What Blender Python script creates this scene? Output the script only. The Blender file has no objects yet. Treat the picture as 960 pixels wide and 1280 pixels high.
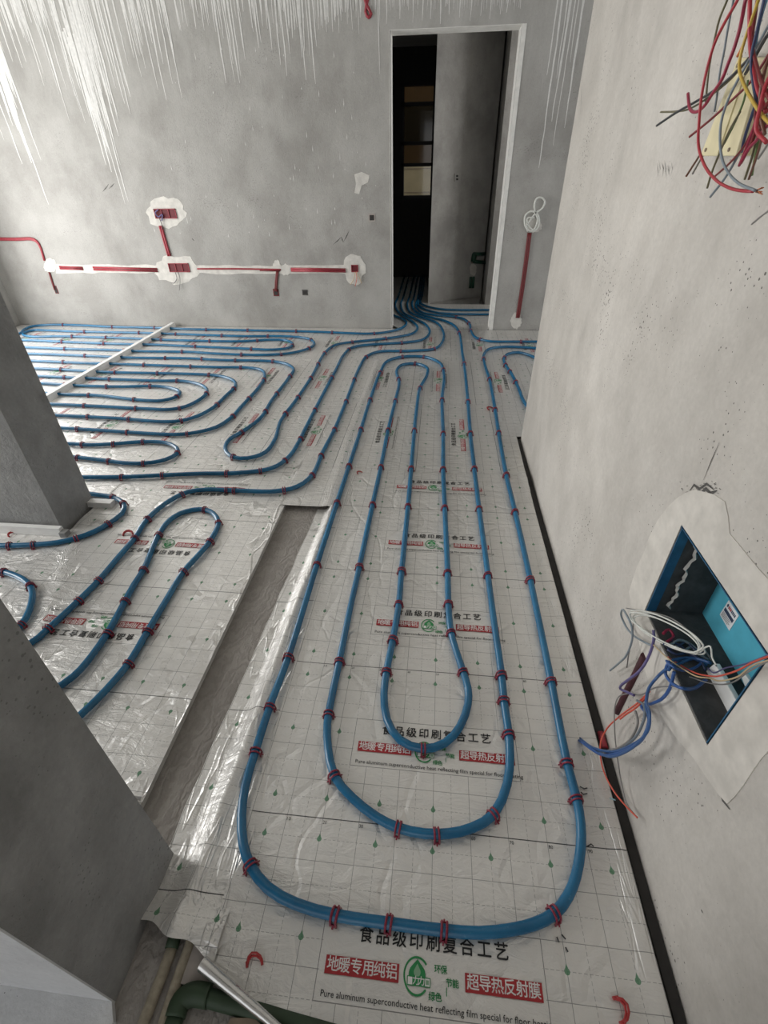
import bpy, bmesh, random
from math import *
from mathutils import Vector, Matrix, noise
random.seed(7)
SC = bpy.context.scene
COL = SC.collection
# ------------------------------------------------------------------ camera
FPX, PITCH, ROLL, YAW, CAMH = 595.68, 0.618056, -0.0192825, -0.113324, 1.44267
_f = Vector((sin(YAW)*cos(PITCH), cos(YAW)*cos(PITCH), -sin(PITCH)))
_r0 = Vector((cos(YAW), -sin(YAW), 0)); _u0 = _r0.cross(_f)
_r = _r0*cos(ROLL)+_u0*sin(ROLL); _u = -_r0*sin(ROLL)+_u0*cos(ROLL)
CAM = Vector((0, 0, CAMH))
cd = bpy.data.cameras.new('camera'); cam = bpy.data.objects.new('camera', cd); COL.objects.link(cam)
cd.sensor_fit = 'VERTICAL'; cd.sensor_height = 24; cd.lens = FPX*24/1280
cd.clip_start = .02
cam.matrix_world = Matrix(((_r.x, _u.x, -_f.x, 0), (_r.y, _u.y, -_f.y, 0), (_r.z, _u.z, -_f.z, CAMH), (0, 0, 0, 1)))
SC.camera = cam
# ------------------------------------------------------------------ world, lights, exposure
W = bpy.data.worlds.new('sky'); SC.world = W; W.use_nodes = True
W.node_tree.nodes['Background'].inputs[0].default_value = (.97, .98, 1, 1)
W.node_tree.nodes['Background'].inputs[1].default_value = .9
def area(name, loc, target, sx, sy, power, col=(1, 1, 1)):
    l = bpy.data.lights.new(name, 'AREA'); l.shape = 'RECTANGLE'; l.size = sx; l.size_y = sy
    l.energy = power; l.color = col
    o = bpy.data.objects.new(name, l); COL.objects.link(o); o.location = loc
    o.rotation_euler = (Vector(target)-Vector(loc)).to_track_quat('-Z', 'Y').to_euler()
    return o
area('living_room_window_daylight', (-5.02, 3.7, 1.2), (0, 3.5, .95), 2.6, 2.1, 132, (1, .993, .98))
area('side_room_window_daylight', (-4.3, 1.09, 1.45), (0, 1.09, .95), 1.1, 1.9, 62, (1, .993, .98))
area('entrance_daylight', (-.2, -2.4, 1.7), (0, 3, 1.0), 1.2, 1.8, 2.5, (1, .97, .93))
area('corridor_side_fill', (2.15, 6.3, 1.9), (0, 6.6, 1.5), .9, 1.6, 32, (1, .993, .98))  # added fill from the unseen side room, lifts the corridor walls
SC.view_settings.view_transform = 'Standard'; SC.view_settings.look = 'None'
SC.view_settings.exposure = 0.1; SC.view_settings.gamma = 1; SC.view_settings.use_curve_mapping = False
SC.cycles.use_denoising = True
SC.cycles.max_bounces = 8

# ------------------------------------------------------------------ pixel -> place (points on known planes of the room)
def ray(x, y): return _r*((x-480)/FPX)-_u*((y-640)/FPX)+_f
def G(x, y, z=0.0): d = ray(x, y); return CAM+d*((z-CAMH)/d.z)
def PX(x, y, X): d = ray(x, y); return CAM+d*(X/d.x)
def PY(x, y, Y): d = ray(x, y); return CAM+d*(Y/d.y)
def depth(p): return (Vector(p)-CAM).dot(_f)
XR = .588      # face of the right wall
YB = 5.6       # face of the back wall
ZF = -.03      # bare screed
PR = .0128     # heating pipe radius

# ------------------------------------------------------------------ node helper
class NT:
    def __init__(s, name):
        s.m = bpy.data.materials.new(name); s.m.use_nodes = True; s.t = s.m.node_tree
        s.b = s.t.nodes['Principled BSDF']
    def n(s, typ, **kw):
        nd = s.t.nodes.new(typ)
        for k, v in kw.items(): setattr(nd, k, v)
        return nd
    def put(s, sock, v):
        if hasattr(v, 'is_output') or isinstance(v, bpy.types.NodeSocket): s.t.links.new(v, sock)
        elif v is not None: sock.default_value = v
    def math(s, op, a, b=None, c=None):
        nd = s.n('ShaderNodeMath', operation=op); s.put(nd.inputs[0], a)
        if b is not None: s.put(nd.inputs[1], b)
        if c is not None: s.put(nd.inputs[2], c)
        return nd.outputs[0]
    def noise(s, vec, scale, detail=4, rough=.55, dist=0):
        nd = s.n('ShaderNodeTexNoise'); s.put(nd.inputs['Vector'], vec)
        nd.inputs['Scale'].default_value = scale; nd.inputs['Detail'].default_value = detail
        nd.inputs['Roughness'].default_value = rough; nd.inputs['Distortion'].default_value = dist
        return nd.outputs['Fac']
    def ramp(s, v, a, b, lo=0., hi=1.):
        nd = s.n('ShaderNodeMapRange'); s.put(nd.inputs[0], v)
        nd.inputs[1].default_value = a; nd.inputs[2].default_value = b
        nd.inputs[3].default_value = lo; nd.inputs[4].default_value = hi
        return nd.outputs[0]
    def mix(s, f, a, b, mode='MIX'):
        nd = s.n('ShaderNodeMix', data_type='RGBA', blend_type=mode)
        s.put(nd.inputs[0], f)
        for i, v in ((6, a), (7, b)):
            s.put(nd.inputs[i], v if not isinstance(v, tuple) else (*v[:3], 1))
        return nd.outputs[2]
    def bump(s, h, strength, distance=.01):
        nd = s.n('ShaderNodeBump'); s.put(nd.inputs['Height'], h)
        nd.inputs['Strength'].default_value = strength; nd.inputs['Distance'].default_value = distance
        s.t.links.new(nd.outputs[0], s.b.inputs['Normal'])
    def coord(s, which='Object'): return s.n('ShaderNodeTexCoord').outputs[which]
    def scale(s, vec, sc):
        nd = s.n('ShaderNodeMapping'); s.put(nd.inputs[0], vec); nd.inputs['Scale'].default_value = sc
        return nd.outputs[0]
    def set(s, **kw):
        for k, v in kw.items():
            k = k.replace('_', ' ').replace('BaseColor', 'Base Color')
            s.put(s.b.inputs[k], (*v, 1) if isinstance(v, tuple) and len(v) == 3 else v)
        return s

def concrete(name, base, dark, light, pores=.5, mscale=1.3, bump=.35, rough=.9, wash=0):
    k = NT(name); v = k.coord()
    n1 = k.ramp(k.noise(v, mscale, 6, .62, .6), .34, .68)
    n2 = k.ramp(k.noise(k.scale(v, (1, 1, .8)), mscale*3.7, 5, .6), .38, .66)
    n3 = k.noise(v, 70, 4, .7)
    c = k.mix(n1, dark, base)
    c = k.mix(k.math('MULTIPLY', n2, .55), c, light)
    c = k.mix(k.ramp(n3, .3, .7, 0, .22), c, tuple(x*.62 for x in dark))
    vo = k.n('ShaderNodeTexVoronoi'); k.put(vo.inputs['Vector'], v); vo.inputs['Scale'].default_value = 75
    po = k.math('MULTIPLY', k.math('LESS_THAN', vo.outputs['Distance'], k.ramp(k.noise(v, 4, 4), .44, .72, .0, .27)), pores)
    c = k.mix(po, c, tuple(x*.35 for x in dark))
    if wash:     # slurry wash with a ragged lower border
        sp = k.n('ShaderNodeSeparateXYZ'); k.put(sp.inputs[0], v)
        st = k.noise(k.scale(v, (1, 1, .12)), 7, 5, .7)
        f = k.ramp(k.math('ADD', sp.outputs[2], k.math('MULTIPLY', k.math('SUBTRACT', st, .5), 1.6)), 2.05, 2.75, 0, wash)
        c = k.mix(f, c, (.64, .635, .61))
    k.set(BaseColor=c, Roughness=rough)
    k.b.inputs['Specular IOR Level'].default_value = .25
    k.bump(k.math('SUBTRACT', k.math('ADD', n3, k.math('MULTIPLY', k.noise(v, 14, 5, .6), 1.3)), po), bump, .006)
    return k.m
def plain(name, col, rough=.5, metal=0, var=.12, scale=25, bump=.0, spec=.5):
    k = NT(name); v = k.coord(); n = k.noise(v, scale, 4, .6)
    k.set(BaseColor=k.mix(k.ramp(n, .35, .7), tuple(c*(1-var) for c in col), tuple(min(1, c*(1+var)) for c in col)), Roughness=rough, Metallic=float(metal))
    k.b.inputs['Specular IOR Level'].default_value = spec
    if bump: k.bump(n, bump, .004)
    return k.m

M = {}
M['back'] = concrete('grey_cement_plaster', (.43, .42, .395), (.30, .29, .27), (.53, .52, .495), .45, .9, wash=.28)
M['right'] = concrete('warm_grey_cement_plaster', (.56, .53, .485), (.44, .415, .38), (.64, .61, .565), 1.0, 1.6)
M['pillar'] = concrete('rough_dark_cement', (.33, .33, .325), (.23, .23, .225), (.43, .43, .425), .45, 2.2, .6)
M['corr'] = concrete('corridor_cement', (.40, .385, .36), (.28, .27, .255), (.5, .485, .46), .4, 1.4)
M['ceil'] = concrete('pale_ceiling_plaster', (.68, .67, .64), (.6, .59, .56), (.74, .73, .7), .2, 1)
M['pale_lit'] = concrete('pale_lit_cement', (.70, .71, .72), (.62, .63, .64), (.76, .77, .78), 1.0, 3, .4)  # paler cement, puts the light on the near wall's front into colour
M['white_drip'] = plain('white_slurry', (.72, .715, .69), .85, 0, .08, 40)
M['patch'] = plain('pale_filler_plaster', (.60, .57, .52), .9, 0, .12, 18, .4)
M['patch_w'] = plain('white_filler_plaster', (.64, .62, .575), .9, 0, .12, 18, .4)
M['jamb'] = plain('pale_jamb_plaster', (.78, .77, .73), .9, 0, .08, 18, .2)
M['scratch'] = plain('dark_scratch', (.10, .095, .09), .95)
M['red_pvc'] = plain('red_pvc', (.33, .035, .05), .42, 0, .15, 60)
M['dark_red'] = plain('dark_red_pvc', (.16, .018, .02), .5, 0, .2, 60)
M['stub'] = plain('dirty_maroon_pvc', (.075, .02, .026), .7, 0, .3, 40, .3)
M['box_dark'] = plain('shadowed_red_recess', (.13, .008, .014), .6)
M['clip'] = plain('crimson_clip_plastic', (.23, .016, .04), .4, 0, .15, 80)
M['loose'] = plain('bright_red_clip_plastic', (.38, .025, .025), .4, 0, .1, 80)
M['white_pvc'] = plain('white_pvc', (.82, .82, .80), .45, 0, .04)
M['board'] = plain('grey_fibre_board', (.42, .38, .35), .9, 0, .1, 40)
M['foam'] = plain('insulation_foam', (.5, .49, .46), .9, 0, .1, 40)
M['green'] = plain('green_ppr_plastic', (.03, .055, .028), .6, 0, .12, 20)
M['tan'] = plain('tan_pipe_sleeve', (.33, .29, .22), .8, 0, .2, 60, .2)
M['dgreen'] = plain('dark_green_ppr', (.008, .055, .03), .45)
M['cream'] = plain('cream_plastic', (.70, .63, .40), .45, 0, .05)
M['brown'] = plain('brown_card', (.24, .19, .14), .9)
M['recess_shade'] = plain('painted_recess_shade', (.045, .042, .04), .95)  # near black painted in for shade in recesses, floor gap and corridor end
M['cyan'] = plain('turquoise_paint', (.10, .47, .62), .45, 0, .06, 30)
M['dblue'] = plain('dark_blue_steel', (.018, .10, .20), .45, 0, .2, 30)
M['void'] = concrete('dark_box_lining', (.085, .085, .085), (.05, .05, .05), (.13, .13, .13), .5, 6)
M['sticker'] = plain('white_sticker', (.80, .82, .84), .5, 0, .02)
M['ink'] = plain('black_ink', (.018, .018, .018), .6)
M['inkred'] = plain('red_ink', (.36, .02, .025), .55, 0, .06)
M['inkgreen'] = plain('green_ink', (.02, .24, .07), .55, 0, .06)
M['palegreen'] = plain('pale_green_ink', (.25, .42, .27), .55, 0, .06)
M['inkwhite'] = plain('white_ink', (.80, .79, .77), .55, 0, .03)
M['bar_ink'] = plain('dark_blue_ink', (.03, .05, .10), .55)
M['frame'] = plain('black_window_frame', (.006, .006, .007), .5)
M['facade'] = plain('beige_facade', (.42, .35, .22), .9, 0, .1, 3)
M['copper'] = plain('copper', (.45, .16, .08), .35, 1)
def wire_mat(n, c): M[n] = plain('wire_'+n, c, .38, 0, .06, 60); return M[n]
for n, c in dict(red=(.42, .035, .05), crimson=(.30, .02, .055), darkred=(.19, .02, .022), olive=(.14, .125, .07), greyblue=(.16, .19, .22), steel=(.22, .26, .29), black=(.03, .032, .035),
                 yellow=(.56, .38, .06), orange=(.62, .17, .03), blue=(.035, .10, .26), cobalt=(.035, .10, .30), navy=(.03, .045, .11), lightblue=(.10, .24, .36), greenw=(.13, .20, .07), brownw=(.16, .07, .045),
                 white=(.72, .73, .68), greyw=(.22, .21, .2), purple=(.12, .10, .24), redorange=(.62, .10, .06), cream=(.55, .42, .25), teal=(.22, .36, .40)).items():
    wire_mat('w_'+n, c)

# blue pipe: translucent-looking plastic with scuffs
k = NT('blue_heating_pipe'); v = k.coord(); n = k.noise(v, 9, 4); n2 = k.ramp(k.noise(v, 120, 3, .7), .62, .75)
c = k.mix(k.ramp(n, .35, .65), (.008, .105, .22), (.011, .142, .285)); c = k.mix(k.math('MULTIPLY', n2, .25), c, (.12, .34, .5))
k.set(BaseColor=c, Roughness=.27); k.b.inputs['Specular IOR Level'].default_value = .55
M['pipe'] = k.m
# bare screed with trowel swirls
k = NT('bare_screed'); v = k.coord()
w = k.n('ShaderNodeTexWave', wave_type='RINGS', rings_direction='SPHERICAL'); k.put(w.inputs['Vector'], k.scale(v, (1, .6, 1)))
w.inputs['Scale'].default_value = 7; w.inputs['Distortion'].default_value = 26; w.inputs['Detail'].default_value = 5; w.inputs['Detail Scale'].default_value = 1.3; w.inputs['Detail Roughness'].default_value = .6
n = k.noise(v, 3, 6, .6); n3 = k.noise(v, 60, 4, .7)
c = k.mix(k.ramp(n, .3, .7), (.25, .23, .21), (.40, .375, .345)); c = k.mix(k.ramp(w.outputs['Fac'], .2, .9, 0, .3), c, (.19, .17, .155))
k.set(BaseColor=c, Roughness=.92); k.bump(k.math('ADD', k.math('MULTIPLY', w.outputs['Fac'], .8), n3), .4, .007)
M['screed'] = k.m
# aluminium laminated film with printed 10 cm grid (UV in metres)
def film_mat(name, base, with_drops=True):
    k = NT(name); uv = k.n('ShaderNodeUVMap', uv_map='film').outputs[0]
    sp = k.n('ShaderNodeSeparateXYZ'); k.put(sp.inputs[0], uv); U, V = sp.outputs[0], sp.outputs[1]
    def near(x, per, off, half):     # 1 when x is within half of off (mod per)
        y = k.math('WRAP', k.math('SUBTRACT', x, off), per/2, -per/2)
        return k.math('LESS_THAN', k.math('ABSOLUTE', y), half)
    def between(x, a, b): return k.math('MULTIPLY', k.math('GREATER_THAN', x, a), k.math('LESS_THAN', x, b))
    mx = lambda a, b: k.math('MAXIMUM', a, b)
    ml = lambda a, b: k.math('MULTIPLY', a, b)
    solid = mx(near(U, .1, 0, .0007), near(V, .1, 0, .0007))
    dash = mx(ml(near(U, .1, .05, .0006), near(V, .012, 0, .0038)), ml(near(V, .1, .05, .0006), near(U, .012, 0, .0038)))
    heavy = ml(near(V, .5, 0, .0013), between(U, 0.0, 1.0))
    vw = k.math('WRAP', V, 0, -.5)
    inside = ml(between(U, .253, .747), between(vw, -.349, -.201))
    frame = ml(mx(ml(mx(near(U, 10, .25, .0009), near(U, 10, .75, .0009)), between(vw, -.35, -.2)), ml(mx(near(vw, 10, -.35, .0009), near(vw, 10, -.2, .0009)), between(U, .25, .75))), 1.0)
    out = k.math('SUBTRACT', 1.0, inside)
    grid = k.math('MAXIMUM', ml(mx(ml(solid, .62), ml(dash, .5)), out), mx(ml(heavy, .95), ml(frame, .7)))
    v = k.coord('Object')
    nb = k.noise(v, 2.2, 5, .6); ns = k.noise(v, 30, 4, .65)
    c = k.mix(k.ramp(nb, .3, .7), tuple(x*.9 for x in base), base)
    c = k.mix(k.ramp(ns, .55, .8, 0, .25), c, tuple(x*.75 for x in base))
    c = k.mix(grid, c, (.035, .035, .035))
    # green drops
    du = k.math('WRAP', k.math('SUBTRACT', U, .05), .075, -.075)
    dv0 = k.math('SUBTRACT', vw, -.25)
    rows = [k.math('WRAP', k.math('SUBTRACT', V, o), .25, -.25) for o in (.05, -.05, -.25)]
    drop = None
    for dv in rows:
        r = k.math('SQRT', k.math('ADD', k.math('POWER', du, 2.0), k.math('POWER', dv, 2.0)))
        circ = k.math('LESS_THAN', r, .0062)
        tip = ml(between(dv, 0, .0135), k.math('LESS_THAN', k.math('ABSOLUTE', du), k.math('MULTIPLY', k.math('SUBTRACT', .0135, dv), .42)))
        d = mx(circ, tip); drop = d if drop is None else mx(drop, d)
    drop = ml(ml(drop, between(U, 0, 1.0)), out)
    c = k.mix(ml(drop, .85), c, (.03, .19, .075))
    ink = mx(grid, drop)
    k.set(BaseColor=c, Roughness=k.math('ADD', k.ramp(ns, .3, .8, .33, .46), ml(ink, .2)), Metallic=k.math('MULTIPLY', k.math('SUBTRACT', 1.0, ink), .5))
    w1 = k.noise(k.scale(v, (1, 2.4, 1)), 9, 5, .6, 1.5); w2 = k.noise(v, 34, 4, .6, .6)
    vo = k.n('ShaderNodeTexVoronoi', feature='DISTANCE_TO_EDGE'); k.put(vo.inputs['Vector'], k.mix(.25, v, k.n('ShaderNodeTexNoise').outputs['Color']))
    vo.inputs['Scale'].default_value = 5.5
    cr = k.ramp(vo.outputs['Distance'], 0, .07)
    k.bump(k.math('ADD', k.math('ADD', w1, ml(w2, .35)), ml(cr, .35)), .55, .011)
    return k.m
M['film'] = film_mat('printed_aluminium_film', (.80, .785, .755))
M['foil_edge'] = plain('bare_aluminium_foil', (.72, .71, .69), .22, .9, .05, 30, .3)
def glass_mat(name, tint):
    k = NT(name); k.t.nodes.remove(k.b)
    t = k.n('ShaderNodeBsdfTransparent'); t.inputs[0].default_value = (*tint, 1)
    g = k.n('ShaderNodeBsdfGlossy'); g.inputs['Roughness'].default_value = .05
    mxs = k.n('ShaderNodeMixShader'); mxs.inputs[0].default_value = .04
    k.t.links.new(t.outputs[0], mxs.inputs[1]); k.t.links.new(g.outputs[0], mxs.inputs[2])
    k.t.links.new(mxs.outputs[0], [n for n in k.t.nodes if n.type == 'OUTPUT_MATERIAL'][0].inputs[0])
    return k.m
M['glass'] = glass_mat('clear_window_glass', (.85, .85, .82)); M['glass_d'] = glass_mat('shade_dimmed_glass', (.30, .25, .20)); M['glass_s'] = glass_mat('screened_window_glass', (.14, .13, .11))  # glass_d tint puts the neighbouring building's shade into the panes

# ------------------------------------------------------------------ mesh helpers
class MB:
    def __init__(s): s.v, s.f, s.mi, s.sm = [], [], [], []
    def add(s, vs, fs, mi=0, smooth=False):
        o = len(s.v); s.v += [tuple(p) for p in vs]
        for f in fs: s.f.append(tuple(i+o for i in f)); s.mi.append(mi); s.sm.append(smooth)
        return s
    def box(s, a, b, mi=0):
        x0, y0, z0 = [min(p, q) for p, q in zip(a, b)]; x1, y1, z1 = [max(p, q) for p, q in zip(a, b)]
        vs = [(x0, y0, z0), (x1, y0, z0), (x1, y1, z0), (x0, y1, z0), (x0, y0, z1), (x1, y0, z1), (x1, y1, z1), (x0, y1, z1)]
        return s.add(vs, [(0, 3, 2, 1), (4, 5, 6, 7), (0, 1, 5, 4), (1, 2, 6, 5), (2, 3, 7, 6), (3, 0, 4, 7)], mi)
    def prism(s, poly, off, mi=0):
        """poly: planar loop of Vectors, extruded by vector off"""
        n = len(poly); off = Vector(off); p = [Vector(q) for q in poly]
        vs = p+[q+off for q in p]
        fs = [tuple(range(n))[::-1], tuple(range(n, 2*n))]+[(i, (i+1) % n, n+(i+1) % n, n+i) for i in range(n)]
        return s.add(vs, fs, mi)
    def tube(s, pts, r, seg=8, mi=0, caps=True):
        pts = [Vector(p) for p in pts]
        T = [(pts[min(i+1, len(pts)-1)]-pts[max(i-1, 0)]).normalized() for i in range(len(pts))]
        up = Vector((0, 0, 1)) if abs(T[0].z) < .9 else Vector((1, 0, 0))
        N = (up-T[0]*up.dot(T[0])).normalized(); vs = []
        for i, (p, t) in enumerate(zip(pts, T)):
            N = (N-t*N.dot(t)).normalized(); B = t.cross(N)
            rr = r[i] if isinstance(r, (list, tuple)) else r
            vs += [p+(N*cos(2*pi*j/seg)+B*sin(2*pi*j/seg))*rr for j in range(seg)]
        fs = []
        for i in range(len(pts)-1):
            for j in range(seg):
                a = i*seg+j; b = i*seg+(j+1) % seg
                fs.append((a, b, b+seg, a+seg))
        o = len(s.v); s.add(vs, fs, mi, True)
        if caps:
            s.f.append(tuple(range(o, o+seg))[::-1]); s.mi.append(mi); s.sm.append(False)
            e = o+(len(pts)-1)*seg; s.f.append(tuple(range(e, e+seg))); s.mi.append(mi); s.sm.append(False)
        return s
    def mesh(s, name, mats):
        me = bpy.data.meshes.new(name); me.from_pydata(s.v, [], s.f)
        for m in mats: me.materials.append(m)
        me.polygons.foreach_set('material_index', s.mi); me.polygons.foreach_set('use_smooth', s.sm)
        me.update()
        bm = bmesh.new(); bm.from_mesh(me); bmesh.ops.recalc_face_normals(bm, faces=bm.faces); bm.to_mesh(me); bm.free()
        return me
    def build(s, name, mats, parent=None):
        if not isinstance(mats, (list, tuple)): mats = [mats]
        o = bpy.data.objects.new(name, s.mesh(name, mats)); COL.objects.link(o)
        if parent is not None: o.parent = parent; o.matrix_parent_inverse = parent.matrix_world.inverted() if False else Matrix.Translation(-parent.location)
        return o
def empty(name, loc=(0, 0, 0)):
    o = bpy.data.objects.new(name, None); COL.objects.link(o); o.location = loc; o.empty_display_size = .05
    return o
def tag(o, label, cat, group=None):
    o['label'] = label; o['category'] = cat
    if group: o['group'] = group
    return o
def struct(o): o['kind'] = 'structure'; return o
def bevel(o, w=.003, seg=2):
    m = o.modifiers.new('bevel', 'BEVEL'); m.width = w; m.segments = seg; m.limit_method = 'ANGLE'
    return o
def catmull(P, step):
    P = [Vector(p) for p in P]; Q = [P[0]*2-P[1]]+P+[P[-1]*2-P[-2]]; out = []
    for i in range(1, len(Q)-2):
        p0, p1, p2, p3 = Q[i-1:i+3]
        d01, d12, d23 = [max(1e-5, (b-a).length)**.5 for a, b in ((p0, p1), (p1, p2), (p2, p3))]
        m1 = ((p1-p0)/d01-(p2-p0)/(d01+d12)+(p2-p1)/d12)*d12
        m2 = ((p2-p1)/d12-(p3-p1)/(d12+d23)+(p3-p2)/d23)*d12
        n = max(2, int((p2-p1).length/step))
        for j in range(n):
            t = j/n; out.append((2*t**3-3*t*t+1)*p1+(t**3-2*t*t+t)*m1+(-2*t**3+3*t*t)*p2+(t**3-t*t)*m2)
    out.append(P[-1]); return out
def blob(cx, cy, rx, ry, n=26, j=.16, seed=0):
    rnd = random.Random(seed)
    a = [1+rnd.uniform(-j, j) for _ in range(n)]
    return [(cx+rx*a[i]*cos(2*pi*i/n), cy+ry*a[i]*sin(2*pi*i/n)) for i in range(n)]

# ------------------------------------------------------------------ the setting
struct(MB().box((-5.6, -3, ZF-.2), (3, 13, ZF)).build('floor', M['screed']))
struct(MB().box((-5.6, -3, 2.85), (3, 10, 3.05)).build('ceiling', M['ceil']))

# back wall: two piers and a lintel in one mesh, drips and filler of the same wall
wb = MB()
DXL, DXR, DZ, WT = -.51, .586, 2.425, .2
wb.box((-5.3, YB, ZF), (DXL, YB+WT, 2.85)); wb.box((DXR, YB, ZF), (3, YB+WT, 2.85)); wb.box((DXL, YB, DZ), (DXR, YB+WT, 2.85))
# pale trowelled reveals of the opening
for a, b in (((DXL, YB-.002, ZF), (DXL+.004, YB+WT, DZ)), ((DXR-.004, YB-.002, ZF), (DXR, YB+WT, DZ)), ((DXL, YB-.002, DZ-.004), (DXR, YB+WT, DZ))): wb.box(a, b, 2)
wb.box((DXR-.004, YB-.004, ZF), (DXR+.034, YB+.01, DZ), 2); wb.box((DXL-.005, YB-.002, ZF), (DXL+.004, YB+.01, DZ), 2)
def drip(mb, x, zb, w, zt=2.84, y=YB, lvl=0, seed=0):
    rnd = random.Random(seed); yo = y-.0004-((seed*.6180339)%1)*.002; n = max(5, int((zt-zb)/.09)); L, R = [], []; xx = x; ww = w
    for i in range(n+1):
        t = i/n; z = zt+(zb-zt)*t; xx += rnd.uniform(-.005, .005); wv = ww*(1-.55*t)*rnd.uniform(.75, 1.25)
        if i == n-1: wv = ww*.5
        if i == n: wv = ww*.22
        L.append((xx-wv, yo, z)); R.append((xx+wv, yo, z))
    mb.add(L+R, [(i, i+1, n+2+i, n+1+i) for i in range(n)], 1)
DR = [(27, 85), (20, 60), (32, 78), (40, 48), (56, 107), (53, 92), (75, 118), (81, 125), (90, 154), (84, 112), (105, 154), (101, 140), (96, 120), (133, 206), (152, 206), (153, 255), (162, 252), (147, 170), (143, 150), (140, 190), (136, 160), (127, 140), (58, 256), (50, 200), (43, 175), (36, 160), (30, 145), (26, 205), (8, 175), (163, 143), (156, 130), (150, 152), (145, 110), (175, 96), (181, 86), (160, 82), (168, 72), (188, 76), (197, 112), (210, 125), (217, 105), (227, 122), (222, 92), (206, 80), (235, 33), (232, 28), (256, 38), (247, 36),
      (278, 48), (272, 40), (283, 104), (293, 103), (289, 80), (298, 104), (300, 95), (307, 75), (303, 60), (323, 60), (326, 53), (315, 40), (340, 62), (335, 36), (347, 42), (352, 81), (359, 95), (355, 60), (363, 67), (366, 48), (381, 100), (378, 72), (386, 70), (383, 64), (393, 105), (390, 55), (395, 58), (404, 35), (409, 40), (417, 40), (424, 41), (427, 26), (440, 37), (434, 30), (448, 43), (452, 22), (474, 93), (476, 34), (483, 30), (500, 24), (516, 28), (528, 26), (538, 24), (549, 30), (560, 18), (575, 22), (588, 26), (600, 20), (612, 24), (625, 18), (634, 16)]
for i, (px, py) in enumerate(DR):
    p = PY(px, py, YB); drip(wb, p.x, p.z, random.uniform(.005, .0095), seed=i, lvl=i % 5)
# the many short runs close to the ceiling
def zone(px): # how far down (in px) the dense short runs reach
    pts = [(-80, 150), (0, 95), (40, 60), (75, 60), (100, 110), (125, 165), (140, 190), (160, 130), (185, 52), (215, 60), (235, 18), (260, 34), (300, 45), (340, 30), (380, 46), (420, 28), (470, 16), (640, 12)]
    for (a, ya), (b, yb) in zip(pts, pts[1:]):
        if a <= px <= b: return ya+(yb-ya)*(px-a)/(b-a)
    return 12
for i in range(230):
    px = random.uniform(-120, 470); q = zone(px)*random.uniform(.3, 1.02)
    if 80 < px < 200 and random.random() < .3: px = random.gauss(118, 14); q = zone(px)*random.uniform(.55, 1.02)
    p = PY(px, max(2, q), YB); drip(wb, p.x, p.z, random.uniform(.004, .011), seed=1000+i, lvl=i % 6)
for i in range(70):
    px = random.uniform(485, 650); p = PY(px, random.uniform(2, 14), YB); drip(wb, p.x, p.z, random.uniform(.003, .007), seed=2000+i, lvl=i % 6)
# two broad runs that join into streaks
for (tx, ty), (bx, by), w0 in (((97, 60), (140, 215), .10), ((-5, 60), (40, 215), .08)):
    a, b = PY(tx, ty, YB), PY(bx, by, YB)
    for i in range(26):
        t = random.random(); x = a.x+(b.x-a.x)*.0+random.gauss(0, w0*(1-.2*t)); xx = (a.x+b.x)/2+random.gauss(0, w0*.6)
        drip(wb, xx, b.z+abs(xx-(a.x+b.x)/2)*7+random.uniform(-.05, .35), random.uniform(.006, .014), zt=a.z+random.uniform(0, .3), seed=3000+i, lvl=i % 6)
for i, (px, py, px2, py2) in enumerate([(685, 94, 700, 0), (697, 105, 712, 0), (691, 152, 715, 0), (692, 182, 722, 0), (674, 210, 705, 0), (705, 160, 735, 0), (712, 78, 722, 0), (695, 98, 710, 0), (709, 130, 731, 0)]):
    p = PY(px, py, YB); drip(wb, p.x, p.z, random.uniform(.005, .009), zt=2.84, seed=4000+i, lvl=i % 5)
# filler patches on the back wall
def wall_patch(mb, pts, y=YB, t=.0022, mi=3): mb.prism([PY(px, py, y) for px, py in pts], (0, -t, 0), mi)
PATCH = [(208, 266, 24, 19), (221, 337, 27, 18), (443, 336, 13, 20), (63, 332, 8, 9), (110, 336, 8, 5), (357, 337, 6, 7), (346, 334, 5, 9), (667, 282, 11, 9), (645, 401, 7, 10)]
for i, (cx, cy, rx, ry) in enumerate(PATCH): wall_patch(wb, blob(cx, cy, rx, ry, 26, .13, i), t=.0022+i*.0002)
wall_patch(wb, [(443, 218), (452, 215), (462, 219), (460, 228), (452, 232), (449, 243), (443, 241), (445, 230)])
for y0, y1, x0, x1 in ((331, 341, 70, 205), (332, 342, 236, 440)):      # pale filler band along the chase
    wall_patch(wb, [(x0+(x1-x0)*i/12, y0+random.uniform(-1.2, 1.2)) for i in range(13)]+[(x1-(x1-x0)*i/12, y1+random.uniform(-1.2, 1.2)) for i in range(13)], t=.0012)
for a, b in (((416, 306), (427, 296)), ((427, 296), (429, 303)), ((429, 303), (437, 287)), ((128, 240), (136, 230)), ((136, 236), (143, 229)), ((240, 298), (243, 301))):
    A, B = PY(*a, YB), PY(*b, YB); d = (B-A).normalized(); nn = Vector((d.z, 0, -d.x))*.006
    wb.prism([A, A+(B-A)*.5+nn, B, A+(B-A)*.5-nn*.4], (0, -.0015, 0), 4)
for i in range(60):   # small slurry splashes
    px, py = random.uniform(190, 480), random.uniform(60, 300); p = PY(px, py, YB); h = random.uniform(.01, .05)
    wb.add([(p.x, YB-.0012, p.z+h), (p.x+.003, YB-.0012, p.z), (p.x, YB-.0012, p.z-h*.5), (p.x-.003, YB-.0012, p.z)], [(0, 1, 2, 3)], 1)
struct(wb.build('wall_back', [M['back'], M['white_drip'], M['jamb'], M['patch_w'], M['scratch']]))

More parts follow.
